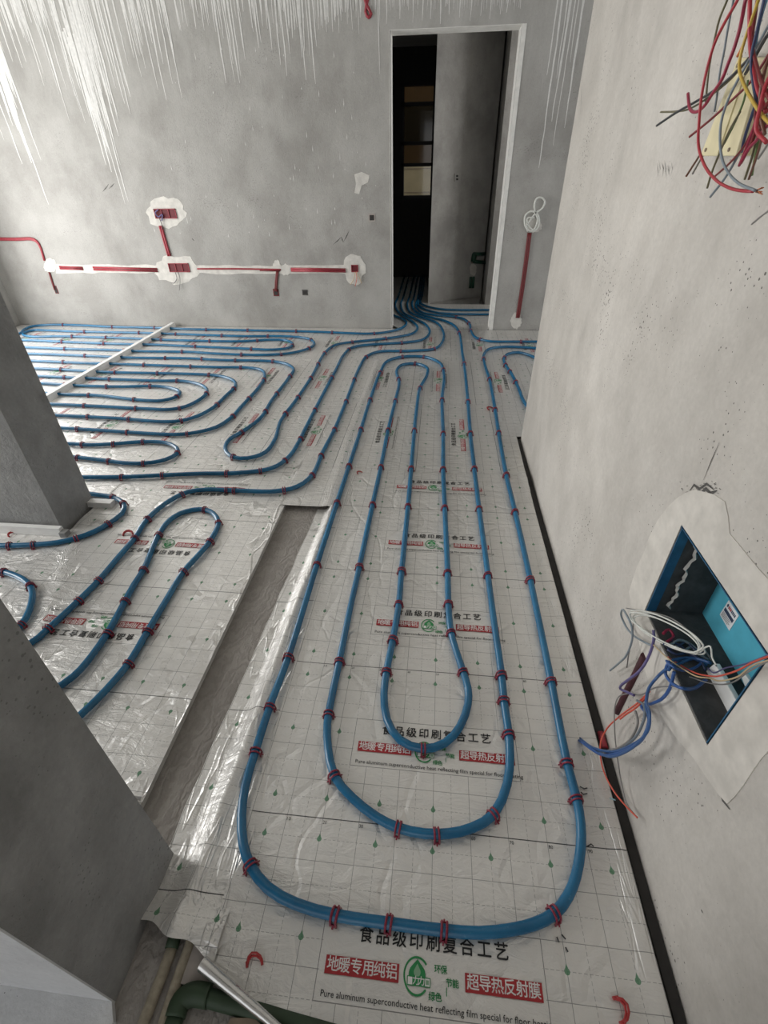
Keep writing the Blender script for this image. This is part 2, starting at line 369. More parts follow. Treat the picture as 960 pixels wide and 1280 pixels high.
# right wall with the recess of the wiring box
BY0, BY1, BZ0, BZ1, BXB = .577, .949, .484, .767, .728
wr = MB(); RX1, RY0, RY1 = .86, -2.6, 2.925
wr.box((XR, RY0, ZF), (RX1, BY0, 2.85)); wr.box((XR, BY1, ZF), (RX1, RY1, 2.85))
wr.box((XR, BY0, ZF), (RX1, BY1, BZ0)); wr.box((XR, BY0, BZ1), (RX1, BY1, 2.85)); wr.box((BXB+.006, BY0, BZ0), (RX1, BY1, BZ1))
ol = [(848, 622), (835, 634), (823, 650), (812, 672), (806, 690), (797, 708), (792, 723), (787, 740), (789, 757), (797, 790), (806, 835), (818, 872), (829, 898), (846, 922), (868, 948), (884, 972), (899, 993), (910, 1005), (920, 995), (930, 982), (941, 965), (953, 948), (970, 930)]
inn = [PX(853, 657, XR), PX(806, 762, XR), PX(885, 930, XR)]
out_l = [PX(x, y, XR) for x, y in ol]
top_r = [(980, 760), (965, 728), (950, 712), (936, 695), (924, 680), (913, 667), (911, 645), (907, 627), (893, 618), (870, 612), (858, 616)]
out_t = [PX(x, y, XR) for x, y in top_r]
T = -.0018
c_tl, c_bl, c_br, c_tr = (Vector((XR, BY1, BZ1)), Vector((XR, BY1, BZ0)), Vector((XR, BY0, BZ0)), Vector((XR, BY0, BZ1)))
wr.prism([c_tl, out_t[-1]]+out_l[:9]+[c_bl], (T, 0, 0), 1)
wr.prism([c_bl]+out_l[8:18]+[c_br], (T, 0, 0), 1)
wr.prism([c_br]+out_l[17:]+[Vector((XR, .45, .68)), c_tr], (T, 0, 0), 1)
wr.prism([c_tr, Vector((XR, .45, .68)), Vector((XR, .43, .80))]+out_t+[c_tl], (T, 0, 0), 1)
rr = random.Random(3)
def mark(pts, w=.0018, mi=2):
    P = [PX(x, y, XR) for x, y in pts]; L, R = [], []
    for i, p in enumerate(P):
        d = (P[min(i+1, len(P)-1)]-P[max(i-1, 0)]).normalized(); nn = Vector((0, -d.z, d.y))*(w*(1 if 0 < i < len(P)-1 else .3))
        L.append(p+nn+Vector((-.0012, 0, 0))); R.append(p-nn+Vector((-.0012, 0, 0)))
    n = len(P); wr.add(L+R, [(i, i+1, n+i+1, n+i) for i in range(n-1)], mi)
for i in range(9):
    x = 823+i*2.0+rr.uniform(-1, 1); mark([(x, 203+rr.uniform(-3, 4)), (x+rr.uniform(-1, 2), 211), (x+rr.uniform(-2, 2), 218+rr.uniform(-3, 6))], .0007)
mark([(900, 988), (904, 1000), (913, 1012)], .0035); mark([(863, 613), (868, 606), (875, 611), (884, 605), (893, 612)], .003)
mark([(877, 1137), (879, 1141)], .004); mark([(728, 100), (727, 120), (726, 143)], .0012)
mark([(872, 612), (877, 616), (883, 611), (889, 617), (897, 613)], .004); mark([(880, 600), (890, 575), (900, 553)], .0012)
for i in range(40):
    x, y = rr.uniform(850, 900), rr.gauss(612, 6); mark([(x, y), (x+rr.uniform(-3, 3), y+rr.uniform(-2, 2))], .002)
struct(wr.build('wall_right', [M['right'], M['patch'], M['scratch']]))

# wall stubs on the left and outer left wall
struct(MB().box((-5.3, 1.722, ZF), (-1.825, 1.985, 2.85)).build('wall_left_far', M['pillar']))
wn = MB(); wn.box((-5.3, .166, ZF), (-.632, .445, 2.85)); wn.box((-5.3, .163, ZF), (-.6325, .1662, 2.85), 1); struct(wn.build('wall_left_near', [M['pillar'], M['pale_lit']]))  # front skin coloured brighter in place of light from behind
wl = MB(); LX = -5.07
wl.box((LX-.2, -3, ZF), (LX, .45, 2.85)); wl.box((LX-.2, 1.7, ZF), (LX, 2.35, 2.85)); wl.box((LX-.2, 5.3, ZF), (LX, YB+.2, 2.85))
wl.box((LX-.2, .45, 2.5), (LX, 5.3, 2.85)); wl.box((LX-.2, .45, ZF), (LX, 5.3, .12))
struct(wl.build('wall_left', M['back']))
# corridor behind the opening
OB = [Vector((-.133, 6.91, ZF)), Vector((.6, 7.39, ZF)), Vector((.6, 9.2, ZF)), Vector((-.133, 9.2, ZF))]
struct(MB().prism(OB, (0, 0, 2.9)).build('wall_corridor', M['corr']))
struct(MB().box((.62, 6.86, ZF), (1.4, 9.2, 2.85)).build('wall_corridor_right', M['corr']))
struct(MB().box((2.2, YB+WT, ZF), (2.4, 9.2, 2.85)).build('wall_side_right', M['corr']))
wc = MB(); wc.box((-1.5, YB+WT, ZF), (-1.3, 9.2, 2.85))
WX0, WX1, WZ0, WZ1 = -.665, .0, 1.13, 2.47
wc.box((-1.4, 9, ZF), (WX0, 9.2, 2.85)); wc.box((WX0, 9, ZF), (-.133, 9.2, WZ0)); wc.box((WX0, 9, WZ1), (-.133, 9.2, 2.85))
struct(wc.build('wall_corridor_end', M['recess_shade']))  # near-black colour paints in the unlit depth of the corridor
wf = MB()
zs = [PY(522, y, 9).z for y in (106, 130, 179, 206, 246)]
wf.box((WX0, 8.97, WZ0), (WX0+.05, 9.06, WZ1)); wf.box((-.2, 8.97, WZ0), (-.14, 9.06, WZ1)); wf.box((WX0, 8.97, WZ0-.03), (-.14, 9.06, WZ0+.02)); wf.box((WX0, 8.97, WZ1-.03), (-.14, 9.06, WZ1))
for z in zs[1:4]: wf.box((WX0, 8.97, z-.022), (-.14, 9.05, z+.022))
win = struct(wf.build('window_1', M['frame']))
for (z0, z1), m, nm in zip(((zs[1], zs[0]), (zs[2], zs[1]), (zs[3], zs[2]), (zs[4], zs[3])), ('glass_d', 'glass_s', 'glass_d', 'glass'), ('pane',)*4):
    struct(MB().box((WX0+.02, 9.02, z1), (-.16, 9.026, z0)).build('pane', M[m], win))
fc = MB(); fc.box((-4, 12, -1), (3, 12.2, 4))
for z in (.7, 1.1, 1.5, 1.9): fc.box((-4, 11.99, z), (3, 12, z+.012), 1)
tag(fc.build('neighbouring_building', [M['facade'], M['brown']]), 'beige building front seen through the dark window at the corridor end', 'building')

# black strip added as painted shade in the gap between film and right wall
tag(MB().box((.562, -.6, ZF), (.586, 2.93, -.012)).build('gap_shade_strip', M['recess_shade']), 'thin black strip of painted gap shade along the foot of the right wall', 'strip')

# ------------------------------------------------------------------ insulation sheets
def text_geo(txt, size, bold=0.0, cache={}):
    key = (txt, round(size, 5), bold)
    if key not in cache:
        cu = bpy.data.curves.new('t', 'FONT'); cu.body = txt; cu.size = size; cu.resolution_u = 2
        cu.align_x = 'CENTER'; cu.align_y = 'CENTER'; cu.fill_mode = 'FRONT'
        o = bpy.data.objects.new('t', cu); COL.objects.link(o)
        dg = bpy.context.evaluated_depsgraph_get(); dg.update(); me = o.evaluated_get(dg).to_mesh()
        vv = [(v.co.x, v.co.y) for v in me.vertices]; ff = [tuple(p.vertices) for p in me.polygons]
        V_, F_ = [], []
        for dx, dy in (((0, 0), (bold*size, 0), (-bold*size, 0), (0, bold*size), (0, -bold*size)) if bold else ((0, 0),)):
            F_ += [tuple(i+len(V_) for i in f) for f in ff]; V_ += [(x+dx, y+dy) for x, y in vv]
        cache[key] = (V_, F_)
        bpy.data.objects.remove(o); bpy.data.curves.remove(cu)
    return cache[key]
class Print:
    """flat 2-D print in sheet coordinates, later laid on the sheet"""
    def __init__(s): s.v, s.f, s.mi, s.lv = [], [], [], []
    def poly(s, vs, fs, mi, lv):
        o = len(s.v); s.v += [(x, y, lv) for x, y in vs]
        for f in fs: s.f.append(tuple(i+o for i in f)); s.mi.append(mi)
    def rect(s, x0, y0, x1, y1, mi, lv, nx=1, ny=1):
        vs = [(x0+(x1-x0)*i/nx, y0+(y1-y0)*j/ny) for j in range(ny+1) for i in range(nx+1)]
        s.poly(vs, [(j*(nx+1)+i, j*(nx+1)+i+1, (j+1)*(nx+1)+i+1, (j+1)*(nx+1)+i) for j in range(ny) for i in range(nx)], mi, lv)
    def chars(s, txt, cx, cy, pitch, size, mi, lv, bold=.012, sx=1.0):
        n = len(txt)
        for i, ch in enumerate(txt):
            vs, fs = text_geo(ch, size, bold)
            if not vs: continue
            mx = (min(v[0] for v in vs)+max(v[0] for v in vs))/2
            my = 0
            s.poly([((x-mx)*sx+cx+(i-(n-1)/2)*pitch, y+cy) for x, y in vs], fs, mi, lv)
    def line(s, txt, cx, cy, width, size, mi, lv, bold=0.0):
        vs, fs = text_geo(txt, size, bold); w = max(v[0] for v in vs)-min(v[0] for v in vs); mx = (max(v[0] for v in vs)+min(v[0] for v in vs))/2
        s.poly([((x-mx)*width/w+cx, y+cy) for x, y in vs], fs, mi, lv)
    def ring(s, cx, cy, r0, r1, a0, a1, mi, lv, n=36, sy=1.0):
        vs = []
        for i in range(n+1):
            a = a0+(a1-a0)*i/n; vs += [(cx+r0*cos(a), cy+r0*sin(a)*sy), (cx+r1*cos(a), cy+r1*sin(a)*sy)]
        s.poly(vs, [(2*i, 2*i+1, 2*i+3, 2*i+2) for i in range(n)], mi, lv)
    def ngon(s, vs, mi, lv): s.poly(vs, [tuple(range(len(vs)))], mi, lv)
def drop_shape(cx, cy, r, h, n=18):
    a0 = radians(35); pts = [(cx+r*cos(a), cy+r*sin(a)) for a in [radians(145)+i*(radians(250))/n for i in range(n+1)]]
    return pts+[(cx, cy+h)]
def make_banner(detail=True):
    p = Print()
    p.chars('食品级印刷复合工艺', .005, .057, .0385, .0335, 0, 1, .014)
    for cx, t in ((-.1515, '地暖专用纯铝'), (.158, '超导热反射膜')):
        p.rect(cx-.0825, -.0155, cx+.0825, .0155, 1, 1, 16, 3); p.chars(t, cx, 0, .0262, .0275, 2, 2, .012)
    lx, ly = -.030, .000
    p.ring(lx, ly, .0255, .0290, radians(40), radians(318), 3, 1, 40, 1.12)
    p.ngon(drop_shape(lx+.001, ly+.002, .0185, .0255), 3, 1)
    p.ngon(drop_shape(lx+.001, ly+.006, .0075, .014), 4, 2)
    for x0, x1 in ((-.0205, -.0075), (.017, .0305)):
        p.rect(lx+x0, ly-.0165, lx+x1, ly-.001, 3, 2); p.rect(lx+x0+.0016, ly-.0149, lx+x1-.0016, ly-.0026, 2, 3)
    p.rect(lx-.0075, ly-.0165, lx+.017, ly-.001, 3, 2)
    p.chars('力力', lx+.0045, ly-.0085, .012, .0155, 2, 3, .02)
    p.rect(lx+.0205, ly-.0125, lx+.027, ly-.005, 4, 4)
    p.chars('环保', .0225, .0145, .0140, .0150, 3, 2, .02); p.chars('节能', .048, -.0055, .0140, .0150, 3, 2, .02); p.chars('绿色', .011, -.030, .0140, .0150, 3, 2, .02)
    p.rect(.0345, -.026, .0362, -.012, 3, 1)
    p.line('Pure aluminum superconductive heat reflecting film special for floor heating', .012, -.0475, .494, .0155, 0, 1, .004)
    return p
BANNER = make_banner()
BMATS = [M['ink'], M['inkred'], M['inkwhite'], M['inkgreen'], M['palegreen']]
class Sheet:
    def __init__(s, O, ex, ey, hfun): s.O, s.ex, s.ey, s.h = Vector(O), Vector(ex), Vector(ey), hfun
    def w(s, u, v): return s.O+s.ex*u+s.ey*v
    def uv(s, x, y): d = Vector((x, y))-s.O; return d.dot(s.ex), d.dot(s.ey)
    def foil(s, name, parent, X, Y, mat):
        """X(t, y) handled by caller: X list of x; Y(x) -> (y0, y1)"""
        nx = len(X); ny = Y(X[0])[2]; vs = []; uvs = []
        for x in X:
            y0, y1, _ = Y(x)
            for j in range(ny+1):
                y = y0+(y1-y0)*j/ny; vs.append((x, y, s.h(x, y))); uvs.append(s.uv(x, y))
        fs = [(i*(ny+1)+j, (i+1)*(ny+1)+j, (i+1)*(ny+1)+j+1, i*(ny+1)+j+1) for i in range(nx-1) for j in range(ny)]
        mb = MB().add(vs, fs, 0, True); o = mb.build(name, mat, parent)
        lay = o.data.uv_layers.new(name='film')
        for lp in o.data.loops: lay.data[lp.index].uv = uvs[lp.vertex_index]
        return o
    def lay(s, pr, u, v, name, parent, mats, lift=.0016):
        mb = MB()
        vs = []
        for x, y, lv in pr.v:
            p = s.w(u+x, v+y); vs.append((p.x, p.y, s.h(p.x, p.y)+lift+lv*.00018))
        for f, mi in zip(pr.f, pr.mi): mb.f.append(f); mb.mi.append(mi); mb.sm.append(False)
        mb.v = vs
        return mb.build(name, mats, parent)
def wr_noise(x, y, s, seed): return noise.noise(Vector((x*s+seed*13.1, y*s, seed*7.7)))
def lin(a, b, n): return [a+(b-a)*i/n for i in range(n+1)]

def hA(x, y):
    h = .0022*wr_noise(x, y, 3.2, 1)+.0010*wr_noise(x, y, 11, 2)
    h += .010*exp(-((x-.535)/.018)**2)*(.6+.4*wr_noise(x, y, 4, 3))
    h += .004*exp(-((x+.455)/.02)**2)
    h += .022*exp(-((x-.548)/.022)**2)*exp(-((y-2.42)/.16)**2)*(.9+.9*wr_noise(x, y, 16, 9))
    return h*.9+.0012
def nearA(x):
    if x < -.44: return .232
    if x < -.16: return .225-(x+.44)/.28*.105
    return max(-.25, .12-(x+.16)*1.2)
shA = Sheet((-.448, .5566), (1, 0), (0, 1), hA)
eA = tag(empty('film_covered_insulation_sheet', (.05, 1.3, ZF)), 'long silver printed insulation sheet along the right wall, its near corner rolled up', 'floor insulation', 'silver printed insulation sheets')
shA.foil('foil', eA, lin(-.455, .553, 64), lambda x: (nearA(x), 2.475, 150), M['film'])
MB().box((-.44, .30, ZF+.001), (.548, 2.47, -.004)).build('insulation_board', M['foam'], eA)
MB().prism([(-.43, .225, -.013), (-.15, .12, -.013), (.548, -.5, -.013), (.548, .30, -.013), (-.43, .30, -.013)], (0, 0, .009)).build('insulation_board', M['foam'], eA)
for kk in range(5): shA.lay(BANNER, .5, -.29+.5*kk, 'printed_banner', eA, BMATS)
for kk in range(2):
    for t in range(1, 10):
        pn = Print(); pn.line(str(t*10), t*.1+.007, -.0105, .0105, .012, 0, 0); shA.lay(pn, 0, .5*kk, 'printed_number', eA, [M['ink']])
# rolled near edge
cv = MB(); pts = []
A0, A1 = Vector((-.452, .236, 0)), Vector((-.17, .124, 0))
n1 = 26; seg = 12; vs = []
for i in range(n1+1):
    t = i/n1; c = A0.lerp(A1, t); rad = .0125*(1-.75*t)+.002; d = Vector((-.363, -.93, 0)); zc = hA(c.x, c.y)
    for j in range(seg+1):
        a = -pi/2+j/seg*radians(290); vs.append(c+d*(cos(a)*rad)+Vector((0, 0, zc+rad+sin(a)*rad)))
cv.add(vs, [(i*(seg+1)+j, (i+1)*(seg+1)+j, (i+1)*(seg+1)+j+1, i*(seg+1)+j+1) for i in range(n1) for j in range(seg)], 0, True)
cv.build('curled_edge', M['foil_edge'], eA)

def hA2(x, y):
    t = min(1, max(0, (y-.25)/.3))
    q = min(1, max(0, (x+.605+.01*wr_noise(0, y, 2, 3))/.07)); q = q*q*(3-2*q)
    h = -.026+.022*q+.0018*wr_noise(x, y, 4, 5)+.0012*wr_noise(x, y, 14, 6)
    h += .013*exp(-((x+.545+.012*wr_noise(0, y, 1.5, 8))/.024)**2)*(.85+.25*wr_noise(x*.2, y, 5, 7))
    h += .022*q*exp(-((y-.285)/.05)**2)+.040*(1-q)*exp(-((y-.285)/.06)**2)
    return h
def nearA2(x): return .305-.05*(x+.66)/.2+.006*sin(x*60)
shA2 = Sheet((-.652, .3656), (1, 0), (0, 1), hA2)
eA2 = tag(empty('film_covered_insulation_sheet', (-.55, 1.2, ZF)), 'narrow silver film strip with a shiny ridge beside the bare screed gap', 'floor insulation', 'silver printed insulation sheets')
def xl(y): return 0
X2 = lin(-.655, -.43, 30)
fo = shA2.foil('foil', eA2, X2, lambda x: (nearA2(x), 2.05, 140), M['film'])
for v in fo.data.vertices:      # ragged, slanted left border
    y = v.co.y; edge = -.655+.030*max(0, min(1, (y-.5)/1.5))*2.0+.006*wr_noise(0, y, 9, 4)
    v.co.x = edge+(v.co.x+.655)/.225*(-.43-edge)
MB().box((-.53, .33, ZF+.001), (-.445, 2.04, -.012)).build('insulation_board', M['foam'], eA2)

def hB(x, y):
    h = .0025*wr_noise(x, y, 3, 11)+.0012*wr_noise(x, y, 10, 12)
    s = x+y*.42
    h += .006*exp(-((s+1.02)/.03)**2)+.005*exp(-((x*.9-y*.35+1.75)/.035)**2)
    return h+.0012-.002*exp(-((x+.768)/.02)**2)
shB = Sheet((-.768, .875), (-1, 0), (0, -1), hB)
eB = tag(empty('film_covered_insulation_sheet', (-1.27, 1.4, ZF)), 'silver insulation sheet between the two left wall ends, print upside down', 'floor insulation', 'silver printed insulation sheets')
shB.foil('foil', eB, lin(-1.79, -.768, 50), lambda x: (.55, 2.44, 100), M['film'])
MB().box((-1.78, .47, ZF+.001), (-.772, 2.43, -.004)).build('insulation_board', M['foam'], eB)
for kk in range(3): shB.lay(BANNER, .5, -.29-.5*kk, 'printed_banner', eB, BMATS)
cv = MB(); vs = []
for i in range(21):
    t = i/20; c = Vector((-.775-.5*t, .562, .004)); rad = .014
    for j in range(9):
        a = pi/2+j/8*radians(200); vs.append(c+Vector((0, cos(a)*rad, -rad+sin(a)*rad)))
cv.add(vs, [(i*9+j, (i+1)*9+j, (i+1)*9+j+1, i*9+j+1) for i in range(20) for j in range(8)], 0, True)
cv.build('curled_edge', M['foil_edge'], eB)

def hS(x, y): return .0015+.0018*wr_noise(x, y, 2.6, 21)+.0008*wr_noise(x, y, 9, 22)
eS = tag(empty('film_covered_insulation_sheet', (-3.2, 1, ZF)), 'silver film on the side room floor behind the near left wall end', 'floor insulation', 'silver printed insulation sheets')
shS = Sheet((-1.79, .875), (-1, 0), (0, -1), hS)
shS.foil('foil', eS, lin(-4.9, -1.775, 40), lambda x: (.455, 1.715, 24), M['film'])
MB().box((-4.9, .46, ZF+.001), (-1.785, 1.71, -.004)).build('insulation_board', M['foam'], eS)

def hC(x, y):
    h = .0012+.002*wr_noise(x, y, 2.6, 31)+.001*wr_noise(x, y, 9, 32)
    h += .008*exp(-((x+.55-.02*wr_noise(0, y, 1, 5))/.018)**2)*(1 if y < 4.5 else 0)
    return h
FARL = [(2.43, 3.46, (-.085, 2.45), (0, 1), (-1, 0), .205, 'silver printed sheet across the room under the two nearest pipe bends', -5, 1.6),
        (3.45, 4.48, (.324, 4.47), (0, -1), (1, 0), .034, 'silver printed sheet in mid room, the second back from the joint', -5, 1.6),
        (4.47, 5.59, (-.35, 4.5), (0, 1), (-1, 0), -.06, 'silver printed sheet lying against the foot of the back wall', -5.05, 2.1)]
BN_FAR = None
for y0, y1, O, ex, ey, rx, lab, x0, x1 in FARL:
    sh = Sheet(O, ex, ey, hC); e = tag(empty('film_covered_insulation_sheet', (-1, y0, ZF)), lab, 'floor insulation', 'silver printed insulation sheets')
    if y0 < 3: Yf = lambda x: (2.945 if x > .56 else 2.037 if -.795 < x < -.445 else 2.435 if x > -1.774 else 1.99, y1, 40)
    else: Yf = lambda x: (y0, y1, 24)
    xs = lin(x0, -1.82, 60)+[-1.79, -1.776, -1.7735]+lin(-1.76, -.796, 40)+lin(-.7945, -.4455, 16)+lin(-.4445, .555, 40)+lin(.562, x1, 30); sh.foil('foil', e, xs, Yf, M['film'])
    MB().box((x0, y0 if y0 > 3 else 2.45, ZF+.001), (x1 if y0 > 3 else .555, y1-.01, -.004)).build('insulation_board', M['foam'], e)
    kk = -9
    while kk < 4:
        bx = rx+.5*kk
        if x0+.2 < bx < (.9 if y0 < 3 else 1.3):
            u, v = sh.uv(bx, (y0+y1)/2 if y0 > 3 else 2.95); sh.lay(BANNER, u, v, 'printed_banner', e, BMATS, .0012)
        kk += 1
# sheet in the corridor
eK = tag(empty('film_covered_insulation_sheet', (.2, 6.6, ZF)), 'silver film on the corridor floor beyond the doorway', 'floor insulation', 'silver printed insulation sheets')
shK = Sheet((-.5, 5.6), (1, 0), (0, 1), lambda x, y: .001+.001*wr_noise(x, y, 4, 41))
shK.foil('foil', eK, lin(-1.2, 2.1, 30), lambda x: (5.6 if DXL < x < DXR else 5.81, 6.85 if x > -.15 else 8.9, 20), M['film'])
MB().prism([(-.12, 6.86, 0), (.6, 6.86, 0), (.6, 7.37, 0), (.55, 7.34, 0), (-.1, 6.92, 0)], (0, 0, .002)).build('foil', M['foil_edge'], eK)

# ------------------------------------------------------------------ pipes
ZP = PR+.0035
def wpath(px, z=ZP): return [G(x, y, z) for x, y in px]
PIPES = {}
def pipe(key, px, label, pre=None, post=None, group='blue heating pipes'):
    P = wpath(px)
    if pre: P = [P[0]+Vector(q) for q in pre]+P
    if post: P = P+[P[-1]+Vector(q) for q in post]
    path = catmull(P, .035)
    far = min((p-CAM).length for p in path)
    o = MB().tube(path, PR, 12 if far < 3 else 10).build('heating_pipe', M['pipe'])
    PIPES[key] = path
    return tag(o, label, 'pipe', group)

IN = [(-.02, 2.2, 0), (0, .5, 0)]
pipe('main', [(515, 381), (522, 391.5), (540, 397), (556, 401), (568, 407), (574, 416), (578, 440), (581, 460), (585, 502), (588, 542), (593, 586), (599, 636), (610, 719), (618, 780), (627, 844), (630, 876), (636, 918), (637.5, 945), (634, 980), (617, 1018), (590, 1035), (561, 1042), (530, 1042), (498, 1035), (470, 1021), (440, 997), (418, 970), (410, 935), (409, 905), (413, 880), (424, 827), (436, 768), (449, 709), (465.6, 631), (476, 584), (485, 538), (494, 501), (499, 478), (496, 463), (503, 456), (519, 454.5), (533, 459), (534, 468), (525, 485), (521, 510), (518, 538), (514, 586), (510, 633), (502, 714), (498.5, 755), (491, 800), (483, 840), (480, 868), (484, 900), (500, 925), (529, 936), (556, 929), (575, 908), (585, 880), (585, 860), (579, 840), (564, 791), (560.6, 755), (559.6, 716), (556, 635), (554, 587), (554, 542), (552.6, 500), (555, 468), (549, 453), (530, 446), (503, 446), (485, 451), (475, 466), (462.5, 500), (451, 537), (436, 583), (421, 629), (396, 706), (360, 822), (337, 884), (319, 940), (306, 985), (302, 1020), (304, 1055), (313, 1082), (335, 1110), (370, 1130), (419, 1144), (486, 1154), (555, 1163), (600, 1166), (640, 1162), (668, 1155), (693, 1142), (710, 1120), (720, 1095), (726, 1060), (726, 1030), (721, 999), (709, 954), (689, 852), (663, 725), (644, 640), (633, 594), (623.5, 541), (619, 512), (612, 474), (606, 455), (605, 443), (612, 436), (630, 433.5), (660, 434.5), (690, 437)],
     'blue heating pipe snaking in three nested loops over the foreground sheet', pre=IN, post=[(.4, -.02, 0)])
pipe('inner_right', [(654, 500), (649, 487), (640, 468), (632, 456), (630, 448), (636, 442), (648, 440.5), (662, 444), (675, 449)], 'short blue pipe bend half hidden behind the right wall corner', pre=[(.06, -.5, 0)], post=[(.35, -.04, 0)])
pipe('right_run', [(520, 383), (529, 391), (545, 394), (565, 395.5), (579, 398.5), (587, 405), (589, 414), (596, 422.5), (612, 426.5), (640, 427), (664, 427)], 'blue pipe leaving the corridor and turning right along the back wall', pre=IN, post=[(.9, 0, 0)])
pipe('corridor_a', [(523, 381), (532, 387), (548, 391), (570, 392.5), (607, 393)], 'nearer of two blue pipes running right just inside the doorway', pre=IN, post=[(.8, 0, 0)])
pipe('corridor_b', [(526, 379), (536, 383.5), (552, 386.5), (575, 387.5), (607, 387.5)], 'farther of two blue pipes running right just inside the doorway', pre=IN, post=[(.8, 0, 0)])
pipe('wall_run', [(492, 394), (504, 399), (508, 404), (502, 410), (484, 415), (460, 417), (440, 416.5), (390, 414.5), (293, 412.5), (240, 411.5), (190, 409.5), (139, 408.5), (100, 406.5), (60, 406), (40, 408), (30, 412), (24, 417)], 'blue pipe running the full length of the back wall foot', pre=[(-.35, 2.0, 0), (-.2, .6, 0)], post=[(-.25, -.2, 0)])
pipe('second_run', [(494, 381), (498, 390), (506, 396), (517, 403), (522, 410), (515, 417), (494, 421.5), (460, 425.5), (440, 427.5), (420, 431), (407, 440), (390, 470), (370, 500), (351, 526), (344, 548), (332, 565), (318, 571), (300, 573), (287, 569), (281.5, 561), (286, 550), (302, 540), (325, 523), (340, 500), (361, 472), (367, 461), (357, 454.5), (340, 451.5), (310, 450.5), (275, 450), (240, 448), (160, 447), (127, 445.5), (67, 443), (33, 442)], 'blue pipe with a long hairpin reaching forward beside the left field', pre=IN, post=[(-.4, 0, 0)])
pipe('third_run', [(501, 381), (506, 392), (520, 399), (532, 405.5), (537, 416), (526.5, 425), (506, 428), (475, 430), (455, 431.5), (440, 434.5), (430, 443), (420, 462), (400, 500), (382, 535), (372, 555), (360, 572), (340, 585), (300, 591), (250, 592), (203, 594), (160, 596), (105, 596.5), (70, 597)], 'blue pipe sweeping left just behind the far left wall end', pre=IN, post=[(-.8, 0, 0)])
pipe('fourth_run', [(509, 381), (515, 392), (545, 403), (553, 412), (554, 425), (542.5, 436), (515, 438.5), (474, 439.5), (459, 445), (450, 458), (432.5, 502), (418, 537), (403, 566), (390, 594), (372, 608), (345, 614), (293, 613), (258, 612), (235, 615), (212, 626), (184, 649), (168, 673), (145, 700), (123, 726), (98, 751), (60, 786), (35, 806)], 'blue pipe bending left into the side room past the raw screed gap', pre=IN, post=[(-.25, -.1, 0), (-.6, -.1, 0)][:1])
pipe('field_a', [(30, 434), (84, 436), (140, 437.5), (172, 439), (240, 440), (262, 441.5), (315, 443.5), (345, 443), (368, 440.5), (387, 435), (393, 429.5), (386, 423.5), (362, 420.5), (300, 420), (206, 417), (178, 416), (125, 415), (92, 414.3), (62, 413), (42, 412.8), (31, 415.5), (29, 418.5), (42, 420.8), (75, 420.3), (114, 421.3), (167, 423), (200, 424.5), (250, 426), (300, 426.5), (340, 424.7), (357, 425.3), (366, 430), (360, 435), (340, 437), (307, 435.7), (243, 433), (200, 431), (154, 430), (99, 428), (42, 425.5), (28, 425)], 'blue serpentine pipe with two right bends nearest the back wall', pre=[(-.5, 0, 0)], post=[(-.5, 0, 0)])
pipe('field_b', [(40, 451), (111, 454), (145, 455), (238, 458), (275, 459), (310, 459.5), (327, 462.5), (331, 470), (325, 482), (300, 510), (290, 521), (270, 534), (245, 540.5), (221, 543), (165, 540.5), (127, 538), (78, 535), (55, 534)], 'outermost blue pipe of the nested bends in the left field', pre=[(-.7, 0, 0)], post=[(-.7, 0, 0)])
pipe('field_c', [(45, 460.5), (96, 463), (129, 465), (240, 467.5), (268, 469), (282, 471.5), (293, 476.5), (294, 483), (282, 495), (267, 509), (247, 520), (225, 526), (203, 527), (148, 523), (71, 519), (50, 518)], 'second outermost blue pipe of the nested bends in the left field', pre=[(-.7, 0, 0)], post=[(-.7, 0, 0)])
pipe('field_d', [(47, 470), (80, 471.5), (116, 473), (200, 476), (225, 476), (245, 479), (257, 484.5), (258.5, 491), (250, 499), (232, 508), (212, 511.7), (186, 511), (127, 508), (63, 505)], 'third blue pipe bend inward in the nested left field', pre=[(-.7, 0, 0)], post=[(-.7, 0, 0)])
pipe('field_e', [(52, 479), (100, 482), (150, 483.3), (195, 482.7), (214, 485), (225, 490), (220, 496), (203, 500.5), (175, 500), (125, 494.5), (82, 493), (55, 491.5)], 'innermost blue pipe bend of the nested left field', pre=[(-.7, 0, 0)], post=[(-.7, 0, 0)])
pipe('field_f', [(60, 555), (85, 554.5), (113, 556), (139, 555), (182, 552), (207, 553.5), (221, 560), (221, 567), (207, 574.5), (180, 579), (154, 578.5), (127, 575), (95, 571.5), (70, 570)], 'single blue hairpin pipe between the nested field and the left sweep', pre=[(-.5, 0, 0)], post=[(-.5, 0, 0)])
pipe('pillar_run', [(80, 612), (111, 617), (125, 618.8), (141, 621.5), (152, 627), (155.5, 633), (152, 642), (135, 655), (118, 664.5), (95, 673), (73, 678), (42, 681), (12, 682), (0, 682)], 'blue pipe wrapping round the foot of the far left wall end', pre=[(-.3, .02, 0)], post=[(-.9, 0, 0)])
pipe('side_hairpin', [(60, 864), (91, 846), (109, 827), (134, 792), (156, 752), (168, 730), (179, 713), (198, 669), (210, 652), (225, 642), (241, 637.5), (256, 637), (267, 642), (273, 654), (262, 677), (247, 695), (229, 715), (208, 750), (184, 790), (160, 830), (131, 864), (109, 886), (92, 901), (70, 915)], 'blue hairpin pipe on the upside-down printed side room sheet', pre=[(-.4, -.02, 0)], post=[(-.4, -.06, 0)])
pipe('side_bend', [(-25, 713), (0, 714), (9, 716), (22, 720.5), (34, 728), (40, 738), (39.5, 753), (32, 773), (19, 789), (3, 806)], 'short blue pipe bend at the left edge above the near wall', pre=[(-.4, .02, 0)], post=[(-.3, -.1, 0)])

